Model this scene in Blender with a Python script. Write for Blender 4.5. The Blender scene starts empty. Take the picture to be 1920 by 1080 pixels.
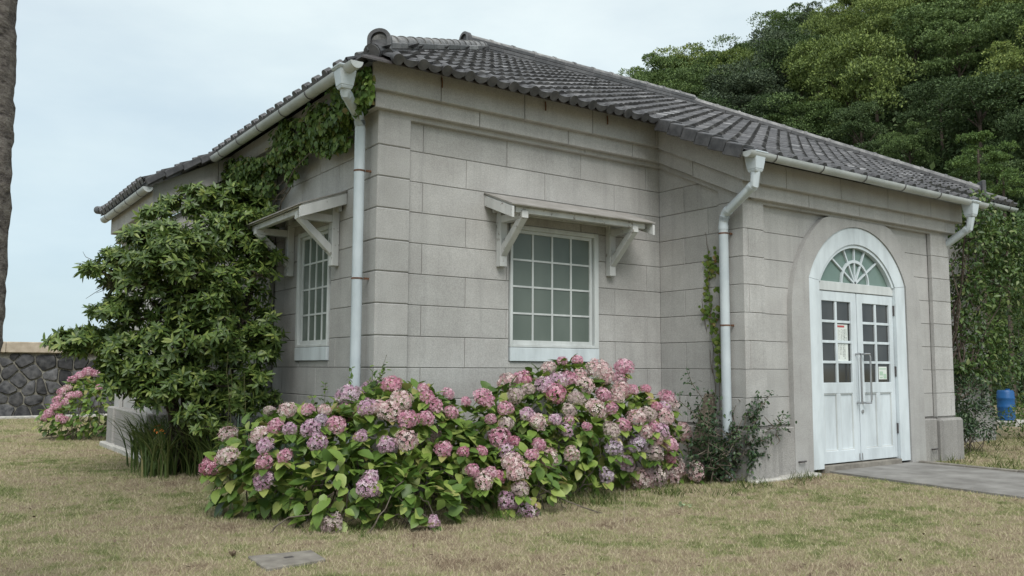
import bpy, bmesh, math, random
import numpy as np
from mathutils import Vector, Matrix

R = math.radians
rng = np.random.default_rng(7)
random.seed(7)
SC = bpy.context.scene
COL = SC.collection
Z0 = 3.68                      # height of the top masonry joint above the ground

# ------------------------------------------------------------------ camera
EYE = Vector((-3.6168, -7.4075, 1.2044))
YAW, PITCH, ROLL, FPX = 0.6135, 0.0932, 0.0045, 1601.2
fwd_h = Vector((math.sin(YAW), math.cos(YAW), 0))
FWD = fwd_h * math.cos(PITCH) + Vector((0, 0, 1)) * math.sin(PITCH)
RGT = Vector((math.cos(YAW), -math.sin(YAW), 0))
UPV = RGT.cross(FWD)
cam_x = RGT * math.cos(ROLL) + UPV * math.sin(ROLL)
cam_y = UPV * math.cos(ROLL) - RGT * math.sin(ROLL)
cam_d = bpy.data.cameras.new('camera')
cam = bpy.data.objects.new('camera', cam_d)
COL.objects.link(cam)
mw = Matrix.Identity(4)
for i in range(3):
    mw[i][0], mw[i][1], mw[i][2], mw[i][3] = cam_x[i], cam_y[i], -FWD[i], EYE[i]
cam.matrix_world = mw
cam_d.sensor_width = 36.0
cam_d.lens = 36.0 * FPX / 1920.0
cam_d.clip_start = 0.05
cam_d.clip_end = 3000
SC.camera = cam

# ------------------------------------------------------------------ sky, sun, exposure
SUN_EL, SUN_AZ = R(49), R(208)          # azimuth clockwise from +Y (the far side of the house)
W = bpy.data.worlds.new('World')
SC.world = W
W.use_nodes = True
nt = W.node_tree
nt.nodes.clear()
def N(t, kind, **kw):
    n = t.nodes.new(kind)
    for k, v in kw.items():
        setattr(n, k, v)
    return n
sky = N(nt, 'ShaderNodeTexSky', sky_type='NISHITA', sun_disc=False)
sky.sun_elevation = SUN_EL
sky.sun_rotation = SUN_AZ
sky.air_density = 1.0
sky.dust_density = 1.5
tc = N(nt, 'ShaderNodeTexCoord')
mp = N(nt, 'ShaderNodeMapping')
mp.inputs['Scale'].default_value = (1.2, 1.2, 3.4)
ns = N(nt, 'ShaderNodeTexNoise')
ns.inputs['Scale'].default_value = 2.3
ns.inputs['Detail'].default_value = 5
ns.inputs['Roughness'].default_value = 0.5
rmp = N(nt, 'ShaderNodeValToRGB')
rmp.color_ramp.elements[0].position = 0.30
rmp.color_ramp.elements[0].color = (0.74, 0.74, 0.74, 1)
rmp.color_ramp.elements[1].position = 0.62
rmp.color_ramp.elements[1].color = (0.95, 0.95, 0.95, 1)
mx = N(nt, 'ShaderNodeMix', data_type='RGBA')
bg = N(nt, 'ShaderNodeBackground')
bg.inputs['Strength'].default_value = 0.07
wo = N(nt, 'ShaderNodeOutputWorld')
L = nt.links.new
L(tc.outputs['Generated'], mp.inputs['Vector'])
L(mp.outputs['Vector'], ns.inputs['Vector'])
L(ns.outputs['Fac'], rmp.inputs['Fac'])
L(rmp.outputs['Color'], mx.inputs['Factor'])
L(sky.outputs['Color'], mx.inputs['A'])
# an overcast sheet is dimmer and bluer towards the horizon, brightest overhead
sxyz = N(nt, 'ShaderNodeSeparateXYZ')
L(tc.outputs['Generated'], sxyz.inputs[0])
grd = N(nt, 'ShaderNodeValToRGB')
g_ = grd.color_ramp
g_.elements[0].position = 0.0; g_.elements[0].color = (0.62, 0.76, 0.83, 1)
g_.elements[1].position = 1.0; g_.elements[1].color = (1.0, 1.0, 1.0, 1)
e_ = g_.elements.new(0.16); e_.color = (0.70, 0.83, 0.89, 1)
e_ = g_.elements.new(0.42); e_.color = (0.86, 0.95, 0.965, 1)
L(sxyz.outputs['Z'], grd.inputs['Fac'])
clm = N(nt, 'ShaderNodeMix', data_type='RGBA', blend_type='MULTIPLY')
clm.inputs['Factor'].default_value = 1.0
clm.inputs['A'].default_value = (7.4, 7.5, 7.5, 1)
L(grd.outputs['Color'], clm.inputs['B'])
cn = N(nt, 'ShaderNodeTexNoise')
cn.inputs['Scale'].default_value = 3.1; cn.inputs['Detail'].default_value = 7; cn.inputs['Roughness'].default_value = 0.55
L(mp.outputs['Vector'], cn.inputs['Vector'])
cr_ = N(nt, 'ShaderNodeValToRGB')
cr_.color_ramp.elements[0].position = 0.34; cr_.color_ramp.elements[0].color = (0.90, 0.925, 0.945, 1)
cr_.color_ramp.elements[1].position = 0.68; cr_.color_ramp.elements[1].color = (1.05, 1.04, 1.03, 1)
L(cn.outputs['Fac'], cr_.inputs['Fac'])
cl2 = N(nt, 'ShaderNodeMix', data_type='RGBA', blend_type='MULTIPLY')
cl2.inputs['Factor'].default_value = 1.0
L(clm.outputs['Result'], cl2.inputs['A']); L(cr_.outputs['Color'], cl2.inputs['B'])
L(cl2.outputs['Result'], mx.inputs['B'])
L(mx.outputs['Result'], bg.inputs['Color'])
L(bg.outputs['Background'], wo.inputs['Surface'])

sd = bpy.data.lights.new('sun', 'SUN')
sd.energy = 1.35
sd.angle = R(32)
sd.color = (1.0, 0.985, 0.955)
so = bpy.data.objects.new('sun', sd)
COL.objects.link(so)
to_sun = Vector((math.sin(SUN_AZ) * math.cos(SUN_EL), math.cos(SUN_AZ) * math.cos(SUN_EL), math.sin(SUN_EL)))
so.rotation_euler = to_sun.to_track_quat('Z', 'Y').to_euler()
so.location = (0, -10, 20)

vs = SC.view_settings
SC.display_settings.display_device = 'sRGB'
vs.view_transform = 'Standard'
vs.look = 'None'
vs.exposure = 1.0
vs.gamma = 1.0
vs.use_curve_mapping = False

# ------------------------------------------------------------------ helpers: pixels of the photograph to points of the place
def ray(px, py):
    a, b = px - 960, py - 540
    d = cam_x * (a / FPX) - cam_y * (b / FPX) + FWD
    return d
def on_y(px, py, y):
    d = ray(px, py); return EYE + d * ((y - EYE.y) / d.y)
def on_x(px, py, x):
    d = ray(px, py); return EYE + d * ((x - EYE.x) / d.x)
def on_z(px, py, z):
    d = ray(px, py); return EYE + d * ((z - EYE.z) / d.z)

# ------------------------------------------------------------------ helpers: objects
def link(o, parent=None, **props):
    COL.objects.link(o)
    if parent is not None:
        o.parent = parent
    for k, v in props.items():
        o[k] = v
    return o
def empty(name, loc=(0, 0, 0), rz=0, parent=None, **props):
    o = bpy.data.objects.new(name, None)
    o.empty_display_size = 0.2
    o.location = loc
    o.rotation_euler = (0, 0, rz)
    return link(o, parent, **props)
def thing(name, label, cat, loc=(0, 0, 0), rz=0, group=None):
    o = empty(name, loc, rz, label=label, category=cat)
    if group:
        o['group'] = group
    return o
def rel(o, parent):
    """parent o to a moved Empty but keep the world coordinates its mesh was written in"""
    o.parent = parent
    o.matrix_parent_inverse = Matrix.Translation(-Vector(parent.location))
    return o

class MB:
    """collects polygons and links them as one mesh object"""
    def __init__(self):
        self.v, self.f = [], []
    def poly(self, pts):
        b = len(self.v)
        self.v += [tuple(p) for p in pts]
        self.f.append(tuple(range(b, b + len(pts))))
    def box(self, a, b, fr=None):
        (x0, y0, z0), (x1, y1, z1) = a, b
        c = [(x0, y0, z0), (x1, y0, z0), (x1, y1, z0), (x0, y1, z0), (x0, y0, z1), (x1, y0, z1), (x1, y1, z1), (x0, y1, z1)]
        if fr:
            c = [fr(*p) for p in c]
        k = len(self.v)
        self.v += c
        for q in ((0, 3, 2, 1), (4, 5, 6, 7), (0, 1, 5, 4), (1, 2, 6, 5), (2, 3, 7, 6), (3, 0, 4, 7)):
            self.f.append(tuple(k + i for i in q))
        return self
    def prism(self, front, vec):
        """closed outline swept by a vector"""
        n, k = len(front), len(self.v)
        vec = Vector(vec)
        self.v += [tuple(p) for p in front] + [tuple(Vector(p) + vec) for p in front]
        self.f.append(tuple(range(k, k + n)))
        self.f.append(tuple(range(k + 2 * n - 1, k + n - 1, -1)))
        for i in range(n):
            j = (i + 1) % n
            self.f.append((k + j, k + i, k + n + i, k + n + j))
        return self
    def hexa(self, bot, top):
        k = len(self.v)
        self.v += [tuple(p) for p in bot] + [tuple(p) for p in top]
        n = len(bot)
        self.f.append(tuple(range(k + n - 1, k - 1, -1)))
        self.f.append(tuple(range(k + n, k + 2 * n)))
        for i in range(n):
            j = (i + 1) % n
            self.f.append((k + i, k + j, k + n + j, k + n + i))
        return self
    def tube(self, path, rad, seg=12, caps=True, open_top=False):
        path = [Vector(p) for p in path]
        rads = rad if isinstance(rad, (list, tuple)) else [rad] * len(path)
        rings = []
        for i, p in enumerate(path):
            t = (path[min(i + 1, len(path) - 1)] - path[max(i - 1, 0)]).normalized()
            ref = Vector((0, 0, 1)) if abs(t.z) < 0.9 else Vector((0, 1, 0))
            a = t.cross(ref).normalized()
            b = a.cross(t)
            k = len(self.v)
            for s in range(seg):
                th = 2 * math.pi * s / seg
                self.v.append(tuple(p + (a * math.cos(th) + b * math.sin(th)) * rads[i]))
            rings.append(k)
        for i in range(len(rings) - 1):
            for s in range(seg):
                s2 = (s + 1) % seg
                self.f.append((rings[i] + s, rings[i] + s2, rings[i + 1] + s2, rings[i + 1] + s))
        if caps:
            self.f.append(tuple(rings[0] + s for s in reversed(range(seg))))
            self.f.append(tuple(rings[-1] + s for s in range(seg)))
        return self
    def mesh(self, name, mat, smooth=False, bevel=0, fix=True, angle=40):
        me = bpy.data.meshes.new(name)
        me.from_pydata(self.v, [], self.f)
        if fix or bevel:
            bm = bmesh.new(); bm.from_mesh(me)
            bmesh.ops.recalc_face_normals(bm, faces=bm.faces)
            if bevel:
                bmesh.ops.bevel(bm, geom=list(bm.edges), offset=bevel, segments=1, affect='EDGES', profile=0.5)
            bm.to_mesh(me); bm.free()
        if mat:
            me.materials.append(mat)
        if smooth:
            me.polygons.foreach_set('use_smooth', [True] * len(me.polygons))
            if angle:
                me.set_sharp_from_angle(angle=R(angle))
        me.update()
        return me
    def build(self, name, mat, parent=None, smooth=False, bevel=0, fix=True, angle=40, **props):
        return link(bpy.data.objects.new(name, self.mesh(name, mat, smooth, bevel, fix, angle)), parent, **props)

def arrays_mesh(name, verts, faces_list, mat, smooth=False):
    """verts (n,3); faces_list: list of int arrays (m,k)"""
    me = bpy.data.meshes.new(name)
    verts = np.ascontiguousarray(verts, dtype=np.float32)
    me.vertices.add(len(verts))
    me.vertices.foreach_set('co', verts.ravel())
    tot = sum(f.size for f in faces_list)
    idx = np.concatenate([f.ravel() for f in faces_list]).astype(np.int32)
    sizes = np.concatenate([np.full(len(f), f.shape[1], np.int32) for f in faces_list])
    starts = np.concatenate([[0], np.cumsum(sizes)[:-1]]).astype(np.int32)
    me.loops.add(tot)
    me.loops.foreach_set('vertex_index', idx)
    me.polygons.add(len(sizes))
    me.polygons.foreach_set('loop_start', starts)
    if smooth:
        me.polygons.foreach_set('use_smooth', np.ones(len(sizes), dtype=bool))
    me.update(calc_edges=True)
    me.validate()
    me.materials.append(mat)
    return me

# ------------------------------------------------------------------ materials
def new_mat(name):
    m = bpy.data.materials.new(name)
    m.use_nodes = True
    t = m.node_tree
    t.nodes.clear()
    out = N(t, 'ShaderNodeOutputMaterial')
    b = N(t, 'ShaderNodeBsdfPrincipled')
    t.links.new(b.outputs[0], out.inputs['Surface'])
    return m, t, b, out
def ramp(t, fac, stops):
    r = N(t, 'ShaderNodeValToRGB')
    cr = r.color_ramp
    while len(cr.elements) > 1:
        cr.elements.remove(cr.elements[-1])
    cr.elements[0].position = stops[0][0]
    cr.elements[0].color = (*stops[0][1], 1)
    for p, c in stops[1:]:
        e = cr.elements.new(p); e.color = (*c, 1)
    if fac is not None:
        t.links.new(fac, r.inputs['Fac'])
    return r.outputs['Color']
def noise(t, vec, scale, detail=4, rough=0.55):
    n = N(t, 'ShaderNodeTexNoise')
    n.inputs['Scale'].default_value = scale
    n.inputs['Detail'].default_value = detail
    n.inputs['Roughness'].default_value = rough
    if vec is not None:
        t.links.new(vec, n.inputs['Vector'])
    return n.outputs['Fac']
def mapping(t, vec, scale):
    m = N(t, 'ShaderNodeMapping')
    m.inputs['Scale'].default_value = scale
    t.links.new(vec, m.inputs['Vector'])
    return m.outputs['Vector']
def mixc(t, fac, a, b, mode='MIX'):
    m = N(t, 'ShaderNodeMix', data_type='RGBA', blend_type=mode)
    for s, v in (('Factor', fac), ('A', a), ('B', b)):
        if isinstance(v, (int, float)):
            m.inputs[s].default_value = v
        elif isinstance(v, tuple):
            m.inputs[s].default_value = (*v, 1)
        else:
            t.links.new(v, m.inputs[s])
    return m.outputs['Result']
def math_(t, op, a, b=None, clamp=False):
    m = N(t, 'ShaderNodeMath', operation=op, use_clamp=clamp)
    for i, v in enumerate((a, b)):
        if v is None:
            continue
        if isinstance(v, (int, float)):
            m.inputs[i].default_value = v
        else:
            t.links.new(v, m.inputs[i])
    return m.outputs[0]
def bump(t, bsdf, h, strength=0.3, dist=0.01):
    b = N(t, 'ShaderNodeBump')
    b.inputs['Strength'].default_value = strength
    b.inputs['Distance'].default_value = dist
    t.links.new(h, b.inputs['Height'])
    t.links.new(b.outputs['Normal'], bsdf.inputs['Normal'])
def coords(t, random_shift=False):
    c = N(t, 'ShaderNodeTexCoord').outputs['Object']
    oi = N(t, 'ShaderNodeObjectInfo').outputs['Random']
    if random_shift:
        a = N(t, 'ShaderNodeVectorMath', operation='ADD')
        t.links.new(c, a.inputs[0])
        k = math_(t, 'MULTIPLY', oi, 57.0)
        t.links.new(k, a.inputs[1])
        c = a.outputs[0]
    return c, oi

def stone_mat(name, lo, hi, stain=0.35, tone=0.10):
    m, t, b, _ = new_mat(name)
    c, oi = coords(t)
    fine = noise(t, c, 95, 3, 0.7)
    mid = noise(t, c, 2.2, 5, 0.6)
    grain = ramp(t, fine, [(0.30, lo), (0.50, tuple((x + y) / 2 for x, y in zip(lo, hi))), (0.72, hi)])
    cloud = ramp(t, mid, [(0.30, (0.86, 0.85, 0.84)), (0.70, (1.08, 1.08, 1.07))])
    col = mixc(t, 1.0, grain, cloud, 'MULTIPLY')
    per = ramp(t, oi, [(0.0, (1 - tone, 1 - tone, 1 - tone * 1.1)), (1.0, (1 + tone * 0.7, 1 + tone * 0.6, 1 + tone * 0.5))])
    col = mixc(t, 1.0, col, per, 'MULTIPLY')
    streak = noise(t, mapping(t, c, (7, 7, 0.5)), 1.3, 5, 0.65)
    sm = ramp(t, streak, [(0.50, (0, 0, 0)), (0.78, (1, 1, 1))])
    col = mixc(t, math_(t, 'MULTIPLY', sm, stain), col, tuple(x * 0.62 for x in lo))
    t.links.new(col, b.inputs['Base Color'])
    b.inputs['Roughness'].default_value = 0.9
    b.inputs['Specular IOR Level'].default_value = 0.2
    h = math_(t, 'ADD', math_(t, 'MULTIPLY', fine, 0.35), noise(t, c, 14, 4, 0.6))
    bump(t, b, h, 0.35, 0.006)
    return m
def simple_mat(name, lo, hi, scale=20, rough=0.6, bmp=0.15, spec=0.4, tone=0.0, shift=False, detail=4, dist=0.004, stops=(0.35, 0.68)):
    m, t, b, _ = new_mat(name)
    c, oi = coords(t, shift)
    n = noise(t, c, scale, detail, 0.6)
    col = ramp(t, n, [(stops[0], lo), (stops[1], hi)])
    if tone:
        per = ramp(t, oi, [(0, (1 - tone,) * 3), (1, (1 + tone,) * 3)])
        col = mixc(t, 1.0, col, per, 'MULTIPLY')
    t.links.new(col, b.inputs['Base Color'])
    b.inputs['Roughness'].default_value = rough
    b.inputs['Specular IOR Level'].default_value = spec
    if bmp:
        bump(t, b, n, bmp, dist)
    return m
def paint_mat(name, base, under, amount, rough=0.5, scale=9):
    """old paint that flakes off to what lies under it"""
    m, t, b, _ = new_mat(name)
    c, oi = coords(t)
    n = noise(t, c, scale, 8, 0.68)
    fl = ramp(t, n, [(1 - amount - 0.02, (0, 0, 0)), (1 - amount + 0.02, (1, 1, 1))])
    dirt = noise(t, mapping(t, c, (3, 3, 0.8)), 2.0, 5, 0.6)
    dc = ramp(t, dirt, [(0.32, tuple(x * 0.78 for x in base)), (0.62, base)])
    col = mixc(t, fl, dc, under)
    t.links.new(col, b.inputs['Base Color'])
    b.inputs['Roughness'].default_value = rough
    b.inputs['Specular IOR Level'].default_value = 0.35
    bump(t, b, math_(t, 'SUBTRACT', 1.0, fl), 0.25, 0.002)
    return m
def leaf_mat(name, stops, trans=0.22, rough=0.5, spec=0.35, obj=0.35):
    m, t, b, out = new_mat(name)
    g = N(t, 'ShaderNodeNewGeometry').outputs['Random Per Island']
    oi = N(t, 'ShaderNodeObjectInfo').outputs['Random']
    f = math_(t, 'ADD', math_(t, 'MULTIPLY', g, 1 - obj), math_(t, 'MULTIPLY', oi, obj))
    col = ramp(t, f, stops)
    t.links.new(col, b.inputs['Base Color'])
    b.inputs['Roughness'].default_value = rough
    b.inputs['Specular IOR Level'].default_value = spec
    tr = N(t, 'ShaderNodeBsdfTranslucent')
    t.links.new(col, tr.inputs['Color'])
    mx = N(t, 'ShaderNodeMixShader')
    mx.inputs[0].default_value = trans
    t.links.new(b.outputs[0], mx.inputs[1])
    t.links.new(tr.outputs[0], mx.inputs[2])
    t.links.new(mx.outputs[0], out.inputs['Surface'])
    return m

M = {}
M['stone'] = stone_mat('grey_stone', (0.325, 0.320, 0.312), (0.50, 0.494, 0.483), 0.36, 0.075)
M['stone_base'] = stone_mat('weathered_base_stone', (0.215, 0.208, 0.20), (0.375, 0.365, 0.352), 0.6, 0.08)
M['render'] = stone_mat('grey_render', (0.315, 0.310, 0.302), (0.455, 0.447, 0.436), 0.34, 0.02)
M['mortar'] = simple_mat('dark_mortar', (0.15, 0.145, 0.135), (0.24, 0.232, 0.22), 30, 0.95, 0.1, 0.1)
M['footing'] = simple_mat('pale_footing', (0.34, 0.33, 0.30), (0.55, 0.53, 0.49), 14, 0.95, 0.4, 0.1)
M['white'] = paint_mat('white_paint', (0.64, 0.695, 0.718), (0.45, 0.43, 0.40), 0.20, 0.42, 6)
M['white_old'] = paint_mat('peeling_white_paint', (0.60, 0.605, 0.59), (0.27, 0.25, 0.225), 0.38, 0.6, 10)
M['white_sash'] = paint_mat('dull_white_paint', (0.60, 0.625, 0.615), (0.40, 0.38, 0.34), 0.22, 0.5, 8)
M['pvc'] = simple_mat('pale_grey_plastic', (0.46, 0.515, 0.545), (0.57, 0.625, 0.655), 2.5, 0.38, 0.0, 0.45)
M['gutter'] = simple_mat('weathered_grey_plastic', (0.36, 0.385, 0.38), (0.50, 0.525, 0.52), 3.0, 0.5, 0.05, 0.35)
M['rust'] = simple_mat('rusty_iron', (0.10, 0.045, 0.025), (0.20, 0.11, 0.07), 40, 0.8, 0.3, 0.2)
M['iron'] = simple_mat('dark_iron', (0.05, 0.045, 0.045), (0.10, 0.09, 0.09), 60, 0.5, 0.2, 0.4)
M['sheet'] = simple_mat('faded_metal_sheet', (0.25, 0.235, 0.215), (0.35, 0.335, 0.315), 5, 0.7, 0.05, 0.25)
m, t, b, _ = new_mat('steel'); M['steel'] = m
b.inputs['Base Color'].default_value = (0.45, 0.45, 0.46, 1); b.inputs['Metallic'].default_value = 0.9; b.inputs['Roughness'].default_value = 0.38
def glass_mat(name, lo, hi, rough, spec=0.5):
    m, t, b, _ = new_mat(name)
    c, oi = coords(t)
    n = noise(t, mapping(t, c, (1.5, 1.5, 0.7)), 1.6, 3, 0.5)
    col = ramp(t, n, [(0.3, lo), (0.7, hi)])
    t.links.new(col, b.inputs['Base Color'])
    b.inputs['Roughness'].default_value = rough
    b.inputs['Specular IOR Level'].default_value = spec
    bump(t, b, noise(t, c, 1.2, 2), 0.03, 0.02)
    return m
M['frost'] = glass_mat('frosted_green_glass', (0.10, 0.125, 0.108), (0.145, 0.172, 0.15), 0.22, 0.32)
M['fanglass'] = glass_mat('pale_green_glass', (0.12, 0.185, 0.16), (0.18, 0.245, 0.215), 0.2, 0.3)
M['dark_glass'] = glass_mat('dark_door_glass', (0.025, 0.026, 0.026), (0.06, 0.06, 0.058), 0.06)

# roof tile: smoked clay, some tiles silvery, pale lichen blots
m, t, b, _ = new_mat('smoked_clay_tile'); M['tile'] = m
c, oi = coords(t, True)
n1 = noise(t, c, 9, 5, 0.65)
base = ramp(t, n1, [(0.32, (0.050, 0.050, 0.052)), (0.66, (0.115, 0.114, 0.116))])
isl = N(t, 'ShaderNodeNewGeometry').outputs['Random Per Island']
per = ramp(t, math_(t, 'FRACT', math_(t, 'ADD', isl, oi)), [(0.0, (0.62, 0.62, 0.63)), (0.55, (0.92, 0.91, 0.92)), (0.85, (1.30, 1.28, 1.28)), (0.96, (1.8, 1.77, 1.75)), (1.0, (2.9, 2.9, 2.85))])
col = mixc(t, 1.0, base, per, 'MULTIPLY')
n2 = noise(t, c, 26, 4, 0.6)
spots = ramp(t, n2, [(0.66, (0, 0, 0)), (0.74, (1, 1, 1))])
col = mixc(t, math_(t, 'MULTIPLY', spots, 0.4), col, (0.30, 0.30, 0.28))
t.links.new(col, b.inputs['Base Color'])
b.inputs['Roughness'].default_value = 0.46
b.inputs['Specular IOR Level'].default_value = 0.5
bump(t, b, n1, 0.25, 0.006)

m, t, b, _ = new_mat('sky_sheen_ridge_tile'); M['cap'] = m  # paler than the other tiles: sky reflection put into the base colour
c, oi = coords(t)
n1 = noise(t, c, 11, 6, 0.7)
col = ramp(t, n1, [(0.34, (0.085, 0.085, 0.088)), (0.52, (0.19, 0.188, 0.188)), (0.70, (0.32, 0.315, 0.305))])
per = ramp(t, oi, [(0, (0.75, 0.75, 0.75)), (1, (1.25, 1.24, 1.22))])
col = mixc(t, 1.0, col, per, 'MULTIPLY')
t.links.new(col, b.inputs['Base Color']); b.inputs['Roughness'].default_value = 0.6
bump(t, b, n1, 0.3, 0.006)
M['eave'] = simple_mat('dark_eaves_tile', (0.040, 0.040, 0.043), (0.095, 0.094, 0.097), 9, 0.46, 0.2, 0.5, 0.12, True, 5, 0.006)
M['lava'] = simple_mat('dark_wall_stone', (0.030, 0.031, 0.034), (0.115, 0.113, 0.115), 7, 0.85, 0.8, 0.3, 0.55, True, 6, 0.02)
M['pointing'] = simple_mat('wall_mortar', (0.17, 0.16, 0.135), (0.30, 0.285, 0.245), 18, 0.95, 0.5, 0.1, dist=0.02)
M['coping'] = simple_mat('sandy_coping', (0.36, 0.30, 0.23), (0.52, 0.45, 0.36), 6, 0.9, 0.2, 0.15)
M['concrete'] = simple_mat('path_concrete', (0.18, 0.172, 0.160), (0.29, 0.282, 0.265), 3.2, 0.92, 0.25, 0.15, detail=9)
M['lid'] = simple_mat('lid_concrete', (0.17, 0.155, 0.135), (0.28, 0.26, 0.225), 9, 0.92, 0.3, 0.15, detail=7)
M['paper'] = simple_mat('white_paper', (0.62, 0.66, 0.62), (0.70, 0.73, 0.69), 8, 0.6, 0.0, 0.3)
M['red_print'] = simple_mat('red_print', (0.42, 0.07, 0.07), (0.48, 0.10, 0.10), 8, 0.6, 0.0, 0.3)
M['black_print'] = simple_mat('black_print', (0.05, 0.05, 0.05), (0.09, 0.09, 0.09), 8, 0.6, 0.0, 0.3)
M['green_print'] = simple_mat('green_print', (0.38, 0.52, 0.40), (0.46, 0.58, 0.46), 8, 0.6, 0.0, 0.3)
M['blue'] = simple_mat('blue_plastic', (0.012, 0.085, 0.25), (0.02, 0.11, 0.30), 4, 0.45, 0.0, 0.4)
M['bark'] = simple_mat('brown_bark', (0.05, 0.04, 0.032), (0.13, 0.105, 0.085), 22, 0.95, 0.8, 0.1, detail=7, dist=0.02)
M['twig'] = simple_mat('grey_twig', (0.09, 0.075, 0.058), (0.18, 0.155, 0.125), 30, 0.9, 0.3, 0.1)
M['stem'] = simple_mat('green_stem', (0.07, 0.085, 0.03), (0.14, 0.13, 0.06), 30, 0.8, 0.1, 0.2)
m, t, b, _ = new_mat('ridged_trunk_bark'); M['trunk'] = m
c, oi = coords(t)
n1 = noise(t, mapping(t, c, (3, 3, 9)), 3.4, 8, 0.7)
n2 = noise(t, c, 45, 5, 0.7)
col = ramp(t, math_(t, 'ADD', math_(t, 'MULTIPLY', n1, 0.7), math_(t, 'MULTIPLY', n2, 0.3)), [(0.36, (0.05, 0.043, 0.042)), (0.50, (0.17, 0.15, 0.135)), (0.66, (0.30, 0.275, 0.245))])
t.links.new(col, b.inputs['Base Color']); b.inputs['Roughness'].default_value = 0.95; b.inputs['Specular IOR Level'].default_value = 0.1
bump(t, b, math_(t, 'ADD', n1, math_(t, 'MULTIPLY', n2, 0.4)), 0.9, 0.03)

G = lambda *a: a
M['hydleaf'] = leaf_mat('hydrangea_leaf', [(0.0, (0.056, 0.108, 0.022)), (0.35, (0.120, 0.205, 0.040)), (0.70, (0.215, 0.315, 0.062)), (0.90, (0.31, 0.38, 0.10)), (1.0, (0.35, 0.30, 0.12))], 0.25, 0.42, 0.4, 0.0)
M['hydleaf_one'] = leaf_mat('hydrangea_leaf_single', [(0.0, (0.056, 0.108, 0.022)), (0.35, (0.120, 0.205, 0.040)), (0.70, (0.215, 0.315, 0.062)), (0.90, (0.31, 0.38, 0.10)), (1.0, (0.35, 0.30, 0.12))], 0.25, 0.42, 0.4, 1.0)
SH = [(0.0, (0.052, 0.090, 0.024)), (0.5, (0.110, 0.175, 0.042)), (0.85, (0.195, 0.265, 0.062)), (1.0, (0.28, 0.33, 0.085))]
M['shrubleaf'] = leaf_mat('glossy_shrub_leaf', SH, 0.2, 0.40, 0.45, 0.0)
M['shrubleaf_one'] = leaf_mat('glossy_shrub_leaf_single', SH, 0.2, 0.40, 0.45, 1.0)
M['ivy'] = leaf_mat('creeper_leaf', [(0.0, (0.055, 0.105, 0.024)), (0.6, (0.125, 0.205, 0.045)), (0.92, (0.20, 0.275, 0.065)), (1.0, (0.22, 0.18, 0.08))], 0.22, 0.5, 0.35, 0.0)
M['ivy_warm'] = leaf_mat('yellowing_creeper_leaf', [(0.0, (0.07, 0.125, 0.02)), (0.6, (0.13, 0.20, 0.032)), (0.93, (0.19, 0.21, 0.045)), (1.0, (0.20, 0.11, 0.045))], 0.22, 0.5, 0.3, 0.0)
M['thorn'] = leaf_mat('dark_small_leaf', [(0.0, (0.022, 0.050, 0.022)), (0.6, (0.045, 0.085, 0.035)), (1.0, (0.085, 0.13, 0.05))], 0.15, 0.45, 0.4, 0.0)
M['yardleaf'] = leaf_mat('drooping_tree_leaf', [(0.0, (0.036, 0.072, 0.020)), (0.5, (0.072, 0.130, 0.032)), (0.85, (0.13, 0.195, 0.052)), (1.0, (0.24, 0.27, 0.11))], 0.25, 0.42, 0.4, 0.0)
M['strap'] = leaf_mat('strap_leaf', [(0.0, (0.045, 0.080, 0.022)), (0.6, (0.10, 0.15, 0.040)), (0.9, (0.17, 0.20, 0.07)), (1.0, (0.27, 0.23, 0.11))], 0.2, 0.55, 0.3, 0.0)
M['iris'] = leaf_mat('blue_green_blade', [(0.0, (0.035, 0.070, 0.045)), (1.0, (0.085, 0.135, 0.085))], 0.15, 0.5, 0.3, 0.0)
M['orange'] = leaf_mat('orange_petal', [(0.0, (0.36, 0.08, 0.015)), (1.0, (0.52, 0.17, 0.03))], 0.2, 0.5, 0.3, 0.0)
def forest(name, k, tint):
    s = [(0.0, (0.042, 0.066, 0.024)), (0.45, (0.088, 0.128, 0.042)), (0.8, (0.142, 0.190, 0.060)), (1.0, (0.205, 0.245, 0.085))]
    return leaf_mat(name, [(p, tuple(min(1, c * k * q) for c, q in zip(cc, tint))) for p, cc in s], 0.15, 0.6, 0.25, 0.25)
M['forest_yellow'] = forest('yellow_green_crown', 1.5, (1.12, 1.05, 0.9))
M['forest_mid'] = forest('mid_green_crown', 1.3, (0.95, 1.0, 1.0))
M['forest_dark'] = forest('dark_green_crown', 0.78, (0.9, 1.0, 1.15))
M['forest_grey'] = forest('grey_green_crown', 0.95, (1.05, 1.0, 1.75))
M['forest_bright'] = forest('fresh_green_crown', 1.0, (0.95, 1.10, 0.95))
def petals(name, a, b_, c_):
    return leaf_mat(name, [(0.0, a), (0.45, b_), (1.0, c_)], 0.25, 0.6, 0.2, 0.15)
M['pink'] = petals('pink_petal', (0.46, 0.17, 0.26), (0.68, 0.36, 0.46), (0.86, 0.66, 0.70))
M['rose'] = petals('rose_petal', (0.48, 0.15, 0.24), (0.68, 0.32, 0.42), (0.84, 0.58, 0.62))
M['mauve'] = petals('mauve_petal', (0.44, 0.23, 0.35), (0.62, 0.42, 0.52), (0.82, 0.69, 0.74))
M['lilac'] = petals('lilac_petal', (0.36, 0.25, 0.36), (0.51, 0.40, 0.49), (0.70, 0.62, 0.66))
M['cream'] = petals('faded_pink_cream_petal', (0.50, 0.26, 0.29), (0.72, 0.55, 0.54), (0.86, 0.78, 0.72))
M['greyc'] = petals('faded_grey_mauve_petal', (0.38, 0.26, 0.28), (0.56, 0.45, 0.43), (0.68, 0.61, 0.53))

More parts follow.
